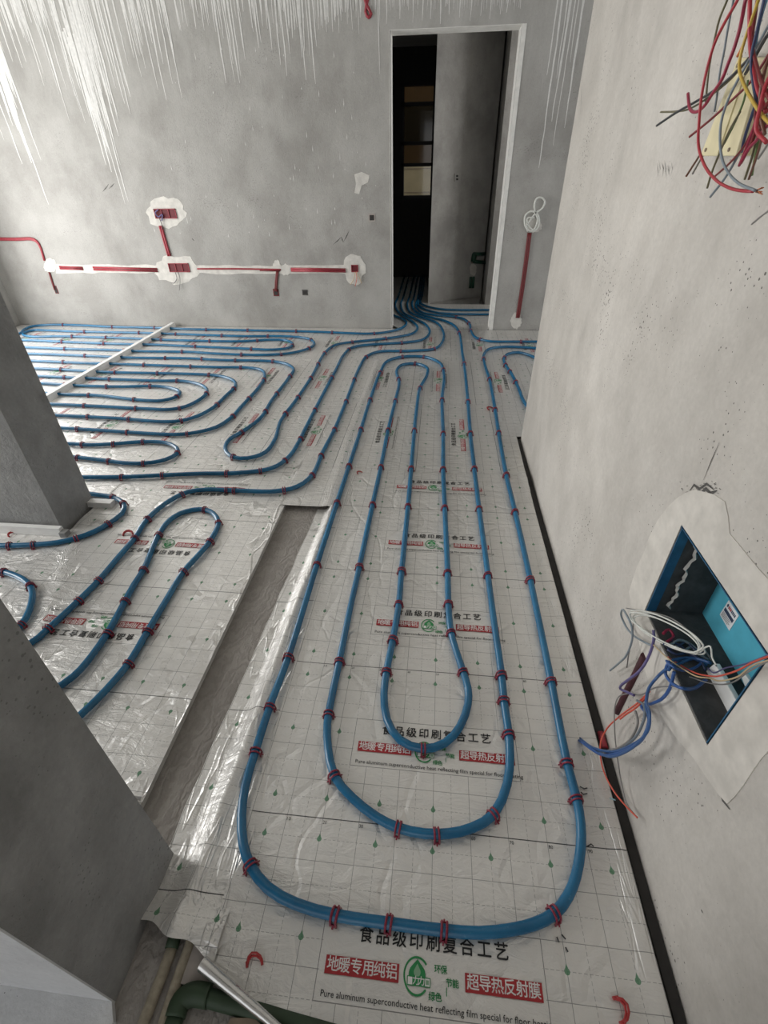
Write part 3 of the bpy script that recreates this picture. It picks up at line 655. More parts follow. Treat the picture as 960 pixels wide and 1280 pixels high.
# ------------------------------------------------------------------ red clips over the pipes
def clip_mesh():
    mb = MB(); R_ = PR+.0026
    for sx in (-.0052, .0052):
        pts = [(sx*1.15, -R_-.002, 0)]+[(sx, -R_*cos(a), ZP+R_*sin(a)) for a in [i*pi/10 for i in range(11)]]+[(sx*1.15, R_+.002, 0)]
        mb.tube(pts, .0024, 6)
    for sy in (-1, 1):
        mb.tube([(-.0075, sy*(R_+.001), .004), (.0075, sy*(R_+.001), .004)], .0026, 6)
        mb.tube([(0, sy*(R_+.001), .004), (0, sy*(R_+.0075), .0008)], .0018, 5)
    for a in (55, 100):
        p = Vector((0, -R_*cos(radians(a)), ZP+R_*sin(radians(a)))); n = Vector((0, -cos(radians(a)), sin(radians(a))))
        for sx in (-.0052, .0052): mb.tube([p+Vector((sx, 0, 0)), p+Vector((sx, 0, 0))+n*.0052], [.0017, .0008], 5)
    return mb.mesh('pipe_clip', [M['clip']])
CLIPME = clip_mesh()
ORD = ['first', 'second', 'third', 'fourth', 'fifth', 'sixth', 'seventh', 'eighth', 'ninth', 'tenth', 'eleventh', 'twelfth', 'thirteenth', 'fourteenth', 'fifteenth', 'sixteenth', 'seventeenth', 'eighteenth', 'nineteenth', 'twentieth']
CG = 'red clips pinning the blue pipes'
def place_clip(p, t, label):
    o = bpy.data.objects.new('pipe_clip', CLIPME); COL.objects.link(o)
    o.location = (p.x, p.y, .001); o.rotation_euler = (0, 0, atan2(t.y, t.x)+random.uniform(-.12, .12))
    s = random.uniform(.97, 1.06); o.scale = (s*random.uniform(.95, 1.25), s, s)
    return tag(o, label, 'clip', CG)
def tangent(key, q):
    P = PIPES[key]; i = min(range(len(P)), key=lambda j: (P[j]-q).length)
    a, b = P[max(0, i-1)], P[min(len(P)-1, i+1)]; return P[i], (b-a).normalized()
def seg(key, pxs, where):
    """clips at measured places, first to last along one stretch of pipe"""
    for n, (x, y) in enumerate(pxs):
        p, t = tangent(key, G(x, y, ZP)); place_clip(p, t, 'red pipe clip, '+where.replace('#', ORD[n] if len(pxs) > 1 else 'only'))
seg('main', [(419, 1144), (486, 1154), (555, 1163), (693, 1142)], '# from the left across the nearest big pipe bend')
seg('main', [(313, 1082), (319, 940), (337, 884), (360, 822), (396, 706), (421, 629), (436, 583), (451, 537), (462.5, 500), (475, 466)], '# from the near end on the outer loop\'s left leg')
seg('main', [(721, 999), (709, 954), (689, 852), (663, 725), (644, 640), (633, 594), (623.5, 541), (619, 512), (612, 474), (606, 448)], '# from the near end on the outer loop\'s right leg')
seg('main', [(418, 969), (412, 887), (424, 827), (449, 709), (465.6, 631), (476, 584), (485, 538), (494, 501), (497.5, 473)], '# from the near end on the middle loop\'s left leg')
seg('main', [(498, 1035), (543, 1042), (617, 1018)], '# from the left across the middle loop\'s near bend')
seg('main', [(636, 918), (630, 876), (627, 844), (610, 719), (599, 636), (593, 586), (588, 542), (585, 502), (581, 455), (574, 416)], '# from the near end on the middle loop\'s right leg')
seg('main', [(484, 840), (492, 800), (498.5, 755), (502, 714), (510, 633), (514, 586), (518.5, 538), (523.5, 485)], '# from the near end on the inner loop\'s left leg')
seg('main', [(529, 936)], 'wide one at the near tip of the inner loop')
seg('main', [(579, 840), (564, 791), (560.6, 755), (559.6, 716), (556, 635), (553, 587), (554, 542), (552.6, 500), (555, 463)], '# from the near end on the inner loop\'s right leg')
seg('main', [(532, 446), (503, 446)], '# from the right on the far bend of the outer loop')
seg('main', [(519, 454.5)], 'the single one on the far bend of the inner loop')
seg('side_hairpin', [(254, 637), (272, 652), (261, 678), (229, 714), (184, 790), (160, 830)], '# down the side hairpin\'s right leg from its far tip')
seg('side_hairpin', [(198, 670), (179, 715), (156, 752), (135.6, 790)], '# down the side hairpin\'s left leg from its far tip')
seg('fourth_run', [(359, 611), (293, 613), (279, 613), (226, 618), (184, 649), (168.5, 672), (123, 726), (99, 750), (60, 786)], '# from the screed gap on the pipe entering the side room')
seg('fourth_run', [(390, 594), (402, 568), (418, 537), (432, 503), (444, 474), (457, 446), (500, 439), (542, 436)], '# from the joint up the pipe left of the outer loop')
seg('pillar_run', [(140, 621), (152, 630), (136, 655), (95, 673), (40, 681), (13, 682)], '# along the pipe wrapping the far wall foot')
seg('side_bend', [(4, 714.5), (39.5, 733), (27, 778)], '# from the far end of the bend at the left edge')
seg('third_run', [(156, 596), (203, 594), (282.5, 592), (325, 588.5), (356, 574), (375, 550), (394, 512), (415, 471), (435, 437), (500, 428.5)], '# from the left on the pipe sweeping behind the wall')
def auto(key, pa, pb, step, where, start=.15):
    """clips at an even spacing along the seen stretch of a pipe"""
    P = PIPES[key]; a = min(range(len(P)), key=lambda j: (P[j]-G(*pa, ZP)).length); b = min(range(len(P)), key=lambda j: (P[j]-G(*pb, ZP)).length)
    seq = P[min(a, b):max(a, b)+1]
    if a > b: seq = seq[::-1]
    acc, nxt, n = 0, start, 0
    for p, q in zip(seq, seq[1:]):
        d = (q-p).length
        while acc+d >= nxt and n < 20:
            c = p.lerp(q, (nxt-acc)/d); place_clip(c, (q-p).normalized(), 'red pipe clip, '+where.replace('#', ORD[n])); n += 1; nxt += step*random.uniform(.75, 1.25)
        acc += d
auto('second_run', (505, 423), (340, 552), .42, '# from the doorway down the long hairpin\'s right leg')
auto('second_run', (300, 573), (366, 463), .33, '# from the tip up the long hairpin\'s left leg', .05)
auto('second_run', (357, 454), (60, 443), .42, '# leftward from the bend on the long hairpin\'s straight run')
auto('wall_run', (485, 415), (60, 406), .55, '# from the doorway along the back wall foot')
auto('field_a', (320, 443), (40, 434.5), .55, '# from the right on the wall-side serpentine\'s nearest run')
auto('field_a', (345, 443), (386, 423), .3, '# round the wall-side serpentine\'s outer right bend', .05)
auto('field_a', (350, 420.5), (50, 413), .55, '# from the right on the wall-side serpentine\'s farthest run')
auto('field_a', (75, 420.3), (340, 424.7), .55, '# from the left on the wall-side serpentine\'s upper inner run')
auto('field_a', (366, 430), (60, 426.5), .5, '# leftward from the wall-side serpentine\'s inner right bend', .05)
auto('field_b', (60, 452), (325, 461), .5, '# from the left on the outermost nested pipe\'s far run')
auto('field_b', (331, 470), (80, 535), .38, '# from the bend on the outermost nested pipe\'s near run', .1)
auto('field_c', (60, 461), (280, 471), .5, '# from the left on the second nested pipe\'s far run')
auto('field_c', (294, 481), (75, 519), .38, '# from the bend on the second nested pipe\'s near run', .1)
auto('field_d', (60, 470.5), (240, 478), .5, '# from the left on the third nested pipe\'s far run')
auto('field_d', (258, 487), (65, 505), .4, '# from the bend on the third nested pipe\'s near run', .1)
auto('field_e', (60, 479.5), (210, 484), .4, '# from the left on the innermost nested pipe\'s far run')
auto('field_e', (225, 490), (60, 491.5), .36, '# from the bend on the innermost nested pipe\'s near run', .1)
auto('field_f', (80, 554.5), (200, 553), .2, '# from the left on the lone hairpin\'s far leg')
auto('field_f', (221, 562), (85, 571), .25, '# from the tip on the lone hairpin\'s near leg', .03)
auto('inner_right', (648, 484), (640, 441), .22, '# from the near end on the bend at the wall corner', .1)
auto('right_run', (560, 395), (655, 427), .4, '# from the doorway on the pipe turning right', .1)
# loose clips lying on the film
def loose_clip(px, rz, label, s=1.0):
    p = G(*px, .004); mb = MB()
    pts = [(-.016, -.006, .002), (-.012, .004, .004), (-.004, .0085, .006), (.006, .006, .006), (.014, -.001, .004), (.017, -.009, .002)]
    for dz in (0, .005): mb.tube([(x, y+dz, z+dz*.4) for x, y, z in pts], .0026, 6)
    mb.tube([(-.016, -.008, .002), (-.016, .003, .003)], .0032, 6); mb.tube([(.017, -.012, .002), (.016, 0, .003)], .0032, 6)
    o = mb.build('loose_pipe_clip', M['loose']); o.location = (p.x, p.y, .003); o.rotation_euler = (0, 0, rz); o.scale = (s, s, s)
    return tag(o, label, 'clip')
loose_clip((318, 1201), .35, 'loose red clip lying on the film left of the nearest banner')
loose_clip((776, 1262), -1.35, 'loose red clip on the film by the near right corner', 1.1)
loose_clip((449, 591), .9, 'loose red clip at the far joint beside the outer left leg', .9)
loose_clip((612, 511), 1.0, 'loose red clip left of the outer right leg mid room', 1.4)
loose_clip((160, 667), .5, 'bright red loose clip on the side sheet beside the bending pipe', 1.3)
loose_clip((15, 668), 1.2, 'red clip bent upright on the white strip at the left edge', 1.1)

# ------------------------------------------------------------------ white joint strips and floor bits
def joint_strip(a, b, w, h, name, label, notch=(), z0=.002):
    a, b = Vector(a), Vector(b); d = (b-a); L = d.length; d.normalize(); nn = Vector((-d.y, d.x, 0)); mb = MB()
    def bx(s0, s1, za, zb, top=1.0):
        q = [a+d*s0-nn*w/2, a+d*s1-nn*w/2, a+d*s1+nn*w/2, a+d*s0+nn*w/2]
        vs = [(p.x, p.y, za) for p in q]+[((a+d*s+nn*o*w/2*top).x, (a+d*s+nn*o*w/2*top).y, zb) for s, o in ((s0, -1), (s1, -1), (s1, 1), (s0, 1))]
        mb.add(vs, [(0, 3, 2, 1), (4, 5, 6, 7), (0, 1, 5, 4), (1, 2, 6, 5), (2, 3, 7, 6), (3, 0, 4, 7)])
    zt = 2*PR+.008 if notch else z0
    if notch:
        cuts = [0]+sorted(notch)+[L]
        for i in range(len(cuts)-1):
            s0 = cuts[i]+(.022 if i else 0); s1 = cuts[i+1]-(.022 if i < len(cuts)-2 else 0)
            if s1 > s0: bx(s0, s1, z0, zt)
    bx(0, L, zt, h, .8)
    return tag(mb.build(name, M['white_pvc']), label, 'strip')
bA, bB = G(58, 503, 0), Vector((-3.09, 5.57, 0))
cr = []
for k, P in PIPES.items():
    for p, q in zip(P, P[1:]):
        m = -3.06
        if (p.x-m)*(q.x-m) < 0 and 3.2 < p.y < 5.6: cr.append(p.y-bA.y)
joint_strip((bA.x, bA.y, 0), bB, .05, .052, 'joint_strip', 'long white joint strip bridging the pipe field on the left', [c for c in cr if .05 < c < (bB-bA).length-.03])
joint_strip((-2.6, 1.695, 0), (-1.80, 1.695, 0), .032, .045, 'joint_strip', 'white joint strip along the front foot of the far left wall end')
joint_strip((-1.823, 1.955, 0), (-1.69, 1.955, 0), .05, .03, 'joint_strip', 'short white strip end poking out at the wall corner under a pipe')
bevel(tag(MB().box((-1.80, 1.668, .001), (-1.765, 1.705, .03)).build('cement_lump', M['pillar']), 'small dark lump at the end of the white strip by the wall corner', 'cement lump'))

bevel(tag(MB().prism([Vector((-1.3, .163, ZF+.001)), Vector((-.632, .163, ZF+.001)), Vector((-.612, .135, ZF+.001)), Vector((-.66, .0, ZF+.001)), Vector((-1.3, 0, ZF+.001))], (0, 0, .02)).build('added_face_slab', M['pale_lit']), 'added pale speckled slab on the floor at bottom left, extending the wall face', 'board'), .0005)  # slab added to carry the near wall's pale face on across the floor
# near left corner: sleeved pipes, green pipes, board offcuts on the bare screed
def floor_tube(name, px, r, mat, label, cat='pipe', z=ZF, step=.02):
    o = MB().tube(catmull([G(x, y, z+r) for x, y in px], step), r, 14).build(name, mat); return tag(o, label, cat)
t = empty('sleeved_pipe', G(205, 1215, ZF)); tag(t, 'left tan sleeved pipe with a green collar under the film corner', 'pipe')
MB().tube(catmull([G(x, y, ZF+.013) for x, y in ((217, 1180), (200, 1225), (178, 1282), (160, 1330))], .02), .0125, 14).build('sleeve', M['tan'], t)
MB().tube(catmull([G(x, y, ZF+.0155) for x, y in ((225, 1147), (220, 1166), (214, 1186))], .01), .015, 14).build('collar', M['green'], t)
floor_tube('sleeved_pipe', ((246, 1155), (238, 1180), (222, 1225), (204, 1282), (190, 1330)), .0125, M['tan'], 'right tan sleeved pipe emerging from under the film corner')
g = empty('green_pipe', G(230, 1250, ZF)); tag(g, 'thick green plastic pipe with an elbow at the bottom left', 'pipe')
MB().tube(catmull([G(x, y, ZF+.02) for x, y in ((252, 1245), (300, 1258), (350, 1272), (420, 1292))], .02), .017, 14).build('run', M['green'], g)
MB().tube(catmull([G(x, y, ZF+.022) for x, y in ((262, 1245), (240, 1243), (226, 1252), (219, 1272))], .006), .0215, 16).build('elbow', M['green'], g)
MB().tube(catmull([G(x, y, ZF+.02) for x, y in ((221, 1268), (213, 1290), (200, 1330))], .02), .018, 14).build('branch', M['green'], g)
bevel(tag(MB().prism([G(x, y, -.012) for x, y in ((238, 1172), (300, 1178), (290, 1240), (221, 1229))], (0, 0, -.004)).build('board_offcut', M['board']), 'grey board offcut tucked under the rolled film corner', 'board'), .001)
bevel(tag(MB().prism([G(x, y, ZF+.03) for x, y in ((288, 1272), (318, 1272), (345, 1300), (275, 1300))], (0, 0, -.028)).build('card_offcut', M['brown']), 'small brown card scrap at the bottom edge by the green pipe', 'card'), .001)

# ------------------------------------------------------------------ electrical work on the back wall
def wall_box(cells, px, label):
    (x0, y0), (x1, y1) = px; a, b = PY(x0, y0, YB), PY(x1, y1, YB)
    L, Rr, zt, zb = a.x, b.x, a.z, b.z; e = tag(empty('back_box', ((L+Rr)/2, YB, zb)), label, 'outlet box')
    mb = MB(); w = .006; y0_, y1_ = YB-.012, YB-.0005; n = cells
    mb.box((L, y0_, zt-w), (Rr, y1_, zt)); mb.box((L, y0_, zb), (Rr, y1_, zb+w))
    for i in range(n+1):
        x = L+(Rr-L-w)*i/n; mb.box((x, y0_, zb), (x+w, y1_, zt))
    mb.build('box_rim', M['red_pvc'], e)
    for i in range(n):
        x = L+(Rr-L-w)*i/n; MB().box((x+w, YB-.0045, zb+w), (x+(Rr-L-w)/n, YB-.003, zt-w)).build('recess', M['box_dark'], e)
    return e
wall_box(3, ((192, 261), (222, 273)), 'upper triple red outlet box in white filler on the back wall')
wall_box(3, ((210, 329), (238, 340)), 'lower triple red outlet box on the horizontal conduit')
wall_box(1, ((439, 331), (448, 340)), 'single red outlet box with bare wires near the doorway')
def conduit(px, r, label, mat='red_pvc', y=YB, pair=0, name='conduit'):
    P = [PY(x, yy, y) for x, yy in px]; P = [Vector((p.x, y-r*.55, p.z)) for p in P]; mb = MB()
    Q = catmull(P, .05) if len(P) > 2 else P
    if pair:
        d = (P[-1]-P[0]).normalized(); nn = Vector((d.z, 0, -d.x))*pair
        mb.tube([p+nn for p in Q], r, 8); mb.tube([p-nn for p in Q], r, 8)
    else: mb.tube(Q, r, 8)
    return tag(mb.build(name, M[mat]), label, 'conduit', 'red conduits chased into the back wall')
conduit([(201, 282), (206, 300), (212, 320)], .012, 'upright red conduit pair joining the two triple outlet boxes', pair=.010)
conduit([(75, 334.5), (104, 335.5)], .009, 'short red conduit pair between two filler patches at left', pair=.0095)
conduit([(117, 335.5), (197, 337.5)], .010, 'red conduit pair left of the lower triple outlet box', pair=.011)
conduit([(247, 336), (300, 336), (351, 337)], .0085, 'thin red conduit right of the lower triple outlet box')
conduit([(364, 337), (432, 338)], .011, 'red conduit pair leading to the single outlet box', pair=.010)
conduit([(325, 338), (350, 338.5)], .007, 'short dark red conduit stub above the small square box', 'dark_red')
conduit([(-30, 298.5), (20, 299), (43, 299.5), (49, 305), (56, 325)], .011, 'red conduit bending down at the far left of the back wall', pair=.006)
conduit([(62, 340), (65, 350), (69, 362)], .011, 'dark red conduit dropping from the left filler patch', 'dark_red')
conduit([(347, 339), (345.5, 352), (345, 364)], .010, 'dark red conduit dropping to the small square box', 'dark_red', pair=.006)
conduit([(662, 291), (655, 345), (647, 397)], .013, 'upright dark red conduit in the wall right of the doorway', 'dark_red', pair=.009)
conduit([(454, -8), (459, 8), (464, 18), (461, 22), (457, 15), (462, -8)], .012, 'red conduit end hanging at the top of the back wall', 'red_pvc')
def wall_hole(px, label, mat='recess_shade', name='small_box', cat='outlet box'):
    (x0, y0), (x1, y1) = px; a, b = PY(x0, y0, YB), PY(x1, y1, YB); e = tag(empty(name, ((a.x+b.x)/2, YB, b.z)), label, cat)
    MB().box((a.x, YB-.004, b.z), (b.x, YB-.0005, a.z)).build('rim', M[mat], e); w = (b.x-a.x)*.17
    MB().box((a.x+w, YB-.006, b.z+w), (b.x-w, YB-.0042, a.z-w)).build('recess', M['recess_shade'], e)
wall_hole(((341, 361), (349, 370)), 'small dark red box low on the back wall under a conduit drop', 'dark_red')
wall_hole(((66, 357), (74, 367)), 'small dark red box below the left filler patch', 'dark_red')
wall_hole(((377.5, 362), (385, 369)), 'small grey square recess low on the back wall', 'scratch')
wall_hole(((460.5, 267), (469, 277)), 'small grey square box beside the doorway on the back wall', 'board')
def wires_on_wall(px, r, mat, label, y=YB-.02, group=None):
    P = [PY(x, yy, y) for x, yy in px]; return tag(MB().tube(catmull(P, .01), r, 6).build('loose_wire', M[mat]), label, 'wire', group)
wires_on_wall([(444, 340), (443, 347), (438, 356)], .0035, 'w_cream', 'left bare wire hanging from the single outlet box')
wires_on_wall([(445, 340), (446, 348), (444, 358)], .003, 'w_redorange', 'middle orange wire hanging from the single outlet box')
wires_on_wall([(446, 340), (449, 347), (452, 354)], .0035, 'w_cream', 'right bare wire hanging from the single outlet box')
wires_on_wall([(219, 340), (221, 348), (217, 354), (213, 353)], .0045, 'w_greyw', 'curled grey wire under the lower triple outlet box')
wires_on_wall([(223, 340), (225, 349), (224, 363)], .0035, 'w_greyw', 'straight grey wire under the lower triple outlet box')
wires_on_wall([(198, 262), (194, 266), (198, 271), (203, 268), (202, 276)], .006, 'w_purple', 'purple wire bundle curled in the upper triple outlet box')
wires_on_wall([(199, 272), (202, 280), (203, 287)], .004, 'w_black', 'dark wire tail hanging from the upper triple outlet box')
wires_on_wall([(660, 289), (656, 280), (657, 269), (664, 264), (672, 268), (674, 277), (671, 286), (663, 289), (658, 283), (663, 275), (670, 266), (678, 260), (681, 252), (677, 247), (671, 248), (668, 256), (669, 265), (672, 275), (667, 287), (660, 281), (659, 273), (668, 272)], .0085, 'w_white', 'coil of white cable looped on the wall right of the doorway', YB-.03)
# corridor fittings on the slanted wall
OD = (OB[1]-OB[0]).normalized(); ON = Vector((OD.y, -OD.x, 0)); OP = OB[0]
def PO(x, y, off=0.0):
    d = ray(x, y); t = ((OP+ON*off-CAM).dot(ON))/d.dot(ON); return CAM+d*t
e = tag(empty('switch_box', PO(572, 227)), 'small grey socket box on the corridor wall', 'outlet box')
MB().prism([PO(x, y, .012) for x, y in ((568.5, 217), (577, 217), (577, 227), (568.5, 227))], -ON*.011).build('box_body', M['corr'], e)
for c in ((571.5, 220), (571.5, 224)): MB().prism([PO(c[0]+dx, c[1]+dy, .014) for dx, dy in ((-1.3, -1.3), (1.3, -1.3), (1.3, 1.3), (-1.3, 1.3))], -ON*.0015).build('knockout', M['recess_shade'], e)
g = tag(empty('green_riser_pipe', PO(589, 360)), 'dark green water pipes chased into the corridor wall', 'pipe')
MB().tube([PO(593, 317, .012), PO(591.5, 327, .012)], .034, 10).build('tee', M['dgreen'], g)
MB().tube([PO(592, 317.5, .02), PO(606, 317.5, .02)], .022, 10).build('branch', M['dgreen'], g)
MB().tube([PO(592, 327, .02), PO(606, 328, .02)], .022, 10).build('branch', M['dgreen'], g)
MB().tube([PO(588.5, 346, .012), PO(587.5, 360, .012)], .018, 10).build('riser', M['dgreen'], g)
MB().tube([PO(592, 346, .012), PO(591, 360, .012)], .018, 10).build('riser', M['dgreen'], g)
MB().prism([PO(x, y, .004) for x, y in blob(591.5, 337, 4.2, 8, 18, .1, 3)], -ON*.0035).build('filler', M['patch'], g)

# ------------------------------------------------------------------ recessed wiring box in the right wall
e = tag(empty('wiring_box', (BXB, (BY0+BY1)/2, BZ0)), 'turquoise recessed wiring box set low in the right wall', 'wiring box')
MB().box((BXB, BY0, BZ0), (BXB+.005, BY1, BZ1)).build('back_panel', M['cyan'], e)
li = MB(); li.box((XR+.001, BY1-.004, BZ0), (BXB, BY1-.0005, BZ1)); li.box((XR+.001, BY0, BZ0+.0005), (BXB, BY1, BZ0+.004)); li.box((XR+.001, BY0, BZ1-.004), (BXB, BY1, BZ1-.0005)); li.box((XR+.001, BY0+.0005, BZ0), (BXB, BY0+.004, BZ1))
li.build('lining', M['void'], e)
lp = MB(); q = .022
lp.box((XR-.001, BY1-.007, BZ0), (XR+q, BY1-.0045, BZ1));  lp.box((XR-.001, BY0, BZ1-.007), (XR+q*.3, BY1, BZ1-.0045)); lp.box((XR-.001, BY0+.0045, BZ0), (XR+q*.3, BY0+.007, BZ1))
lp.build('steel_lip', M['dblue'], e)
cr_ = MB(); vs = []
for i in range(29):
    t = i/28; z = BZ1-.01-(BZ1-BZ0-.03)*t; x = XR+.050+.004*sin(i*.9)+.0025*sin(i*2.3); w = .004+.0015*sin(i*1.7)
    vs += [Vector((x-w, BY1-.008, z)), Vector((x, BY1-.014, z)), Vector((x+w, BY1-.008, z))]
cr_.add(vs, [(3*i+j, 3*i+3+j, 3*i+4+j, 3*i+1+j) for i in range(28) for j in range(2)]); cr_.build('foam_bead', M['foam'], e)
st = MB(); sp_ = [PX(x, y, BXB-.0012) for x, y in ((911, 750), (923.5, 769.5), (911.5, 788.5), (899.5, 768))]
stk = st.prism(sp_, (.001, 0, 0)).build('sticker', M['sticker'], e)
def on_sticker(s, t): return sp_[0]+(sp_[1]-sp_[0])*s+(sp_[3]-sp_[0])*t+Vector((-.0006, 0, 0))
bm_ = MB()
for s0, s1, t0, t1, mi in [(.08, .92, .42, .60, 0)]: bm_.prism([on_sticker(s0, t0), on_sticker(s1, t0), on_sticker(s1, t1), on_sticker(s0, t1)], (.0004, 0, 0), mi)
for i in range(7): bm_.prism([on_sticker(.25+i*.095, .15), on_sticker(.31+i*.095, .15), on_sticker(.31+i*.095, .30), on_sticker(.25+i*.095, .30)], (.0004, 0, 0), 1 if i < 3 else 0)
for j in range(4):
    t0 = .66+j*.075; bm_.prism([on_sticker(.08, t0), on_sticker(.85-.1*(j % 2), t0), on_sticker(.85-.1*(j % 2), t0+.025), on_sticker(.08, t0+.025)], (.0004, 0, 0), 2)
bm_.prism([on_sticker(.15+.06*cos(a), .22+.09*sin(a)) for a in [i*pi/6 for i in range(12)]], (.0004, 0, 0), 0)
stk.name = 'sticker'; bm_.build('sticker_print', [M['bar_ink'], M['inkred'], M['w_greyw']], stk)
# white plastic module standing at the bottom of the box
e = tag(empty('plastic_module', (.70, .68, BZ0)), 'white plastic module standing at the bottom of the wiring box', 'module')
wm = MB(); zt = BZ0+.004
wq = [PX(x, y, .66) for x, y in ((879, 841), (893, 829), (926, 886), (911, 908))]
bevel(MB().prism(wq, (.012, 0, 0)).build('front_cover', M['white_pvc'], e), .002)
wq = [PX(x, y, .70) for x, y in ((926, 845), (931, 842), (946, 866), (938, 876))]
bevel(MB().prism(wq, (.008, 0, 0)).build('side_rib', M['white_pvc'], e), .001)

# ------------------------------------------------------------------ wires at the wiring box
def wire(px, xs, w, mat, label, group=None, cat='wire', name='electric_wire', tip=True):
    """px: traced course; xs: distance from the room's centre plane (x) at the two ends; w: thickness in photo pixels"""
    n = len(px)-1; P = []
    for i, (x, y) in enumerate(px):
        t = i/n
        if len(xs) == 2: X = xs[0]+(xs[1]-xs[0])*t
        else: X = xs[0]+(xs[1]-xs[0])*t*2 if t < .5 else xs[1]+(xs[2]-xs[1])*(t*2-1)
        q = PX(x, y, XR)
        if q.x > 0 and not (BY0+.012 < q.y < BY1-.012 and BZ0+.012 < q.z < BZ1-.012): X = min(X, .566)
        else:
            for _ in range(40):
                q = PX(x, y, X)
                if q.z > BZ0+.010 and q.y < BY1-.012 and X < BXB-.008: break
                X -= .004
        P.append(PX(x, y, X))
    r = w*sum(depth(p) for p in P)/len(P)/FPX/2
    x0, y0 = px[0]; x1, y1 = px[-1]        # courses that leave the picture run on to where they enter the wall
    if y0 < 0: P = [PX(x0+18, -70, XR-.006), PX(x0+10, -42, (XR+P[0].x)/2)]+P
    elif x0 > 961: P = [PX(x0+34, y0-26, XR-.006), PX(x0+16, y0-14, (XR+P[0].x)/2)]+P
    if x1 > 961: P = P+[PX(x1+26, y1-10, (XR+P[-1].x)/2), PX(x1+52, y1-24, XR-.006)]
    o = MB().tube(catmull(P, .006), r, 8).build(name, M[mat]); return tag(o, label, cat, group)
GB = 'wires spilling from the recessed wiring box'
def S(px, ox=740, oy=720, s=5.333): return [(ox+x/s, oy+y/s) for x, y in px]
wire(S([(400, 465), (330, 430), (270, 390), (225, 335), (195, 265), (203, 225), (225, 250), (262, 330), (270, 400), (255, 470), (225, 535), (180, 580), (120, 630)]), (.60, .53, .565), 2.6, 'w_steel', 'grey blue cable looped left of the box with a frayed tip', GB)
wire(S([(275, 320), (268, 420), (245, 520), (232, 610)]), (.55, .57), 1.6, 'w_greyw', 'thin grey wire hanging beside the frayed blue cable', GB)
wc_ = []
for k_, (ax, ay, ph) in enumerate(((50.5, 22, 0), (47, 24, .5), (52, 19, -.4), (46, 21, .3))):
    for i in range(16):
        a = 2*pi*i/16+ph
        u_, v_ = cos(a)*ax*(1+.03*sin(k_*3+i)), sin(a)*ay*.62
        ang = radians(27); wc_.append((834+u_*cos(ang)-v_*sin(ang), 789+u_*sin(ang)+v_*cos(ang)+k_*1.2))
wc_ += S([(790, 470), (800, 540), (825, 590)])
P = [PX(x, y, .552+.022*sin(i*.41)+.012*cos(i*.23)) for i, (x, y) in enumerate(wc_)]
tag(MB().tube(catmull(P, .006), .0017, 8).build('electric_wire', M['w_white']), 'coil of white cable turned several times across the box opening', 'wire', GB)
wire(S([(230, 215), (330, 230), (450, 255), (560, 300), (650, 370), (720, 440), (770, 520), (830, 600)]), (.56, .54, .65), 1.7, 'w_greyw', 'grey cable crossing the white coil to the plastic module', GB)
wire(S([(410, 360), (412, 420), (392, 500), (350, 590), (310, 640), (245, 690), (190, 735), (188, 752), (230, 772), (280, 795)]), (.60, .54, .56), 3.4, 'w_purple', 'purple wire hooked back over the dark conduit stub', GB)
LOOP = [(790, 580), (680, 550), (590, 580), (500, 620), (430, 680), (375, 760), (360, 860), (380, 960), (350, 1060), (260, 1130), (150, 1170), (60, 1165), (0, 1150)]
tail = [(745, 934.5), (731, 928), (722, 919), (716, 908)]
wire(S(LOOP[:-2])+[(752, 938), (740, 934), (731, 928), (722, 919), (716.5, 908)], (.66, .52, .50), 3.6, 'w_blue', 'blue wire looping down with its upper tip over the film edge', GB)
wire(S([(760, 690), (690, 745), (600, 748), (530, 710), (490, 650), (510, 580), (600, 550), (700, 545)]), (.66, .57, .67), 4.0, 'w_cobalt', 'bright blue wire curled tightly at the box mouth', GB)
wire(S([(548, 640), (520, 745), (470, 815), (400, 850), (330, 868), (372, 930), (378, 990), (340, 1080), (250, 1150), (140, 1190), (60, 1190)])+[(740, 937), (726, 927), (712, 920), (697, 912)], (.64, .52, .49), 3.6, 'w_cobalt', 'bright blue wire reaching farthest left over the foreground pipe', GB)
wire(S([(300, 830), (350, 870), (350, 940), (300, 1060), (210, 1135), (130, 1160)])+[(752, 940), (742, 936)], (.56, .53, .51), 3.2, 'w_greyblue', 'grey blue wire inside the hanging blue loops', GB)
wire(S([(500, 570), (520, 600), (450, 660), (390, 730), (365, 830), (385, 920), (380, 1010), (310, 1110), (200, 1185), (110, 1205)])+[(750, 941)], (.62, .50, .50), 3.2, 'w_blue', 'dark blue wire forming the lowest of the hanging loops', GB)
wire(S([(290, 900), (305, 980), (262, 1080), (190, 1140), (120, 1165)]), (.54, .52), 3.0, 'w_greyw', 'grey wire segment at the left of the hanging loops', GB)
wire(S([(385, 770), (300, 850), (185, 935), (95, 1025), (58, 1110), (60, 1230)])+[(757, 970), (768, 990), (781, 1006), (796.5, 1022)], (.58, .53, .57), 2.0, 'w_redorange', 'thin red wire falling past the strip to a tip on the wall', GB)
wire(S([(370, 800), (290, 880), (215, 930), (185, 955)]), (.57, .54), 2.4, 'w_redorange', 'short orange red wire stub beside the hanging loops', GB)
wire(S([(580, 735), (420, 745), (330, 790), (230, 785), (175, 808), (152, 870), (150, 1000), (160, 1140), (178, 1270)])+[(776, 975), (783, 1003), (796, 1022)], (.60, .54, .58), 1.7, 'w_greyw', 'thin grey wire arching left then falling straight to the floor gap', GB)
wire([(708, 961), (718, 968), (729, 975), (741, 986), (751, 993), (769, 1000)], (.47, .55), 1.6, 'w_teal', 'thin pale teal wire lying across the foreground pipe to the strip', GB)
wire(S([(505, 540), (600, 600), (700, 650), (800, 668)])+[(899, 845), (922, 838), (941, 828), (965, 819)], (.62, .58, .55), 2.2, 'w_redorange', 'orange red wire running right across the box to the frame edge', GB)
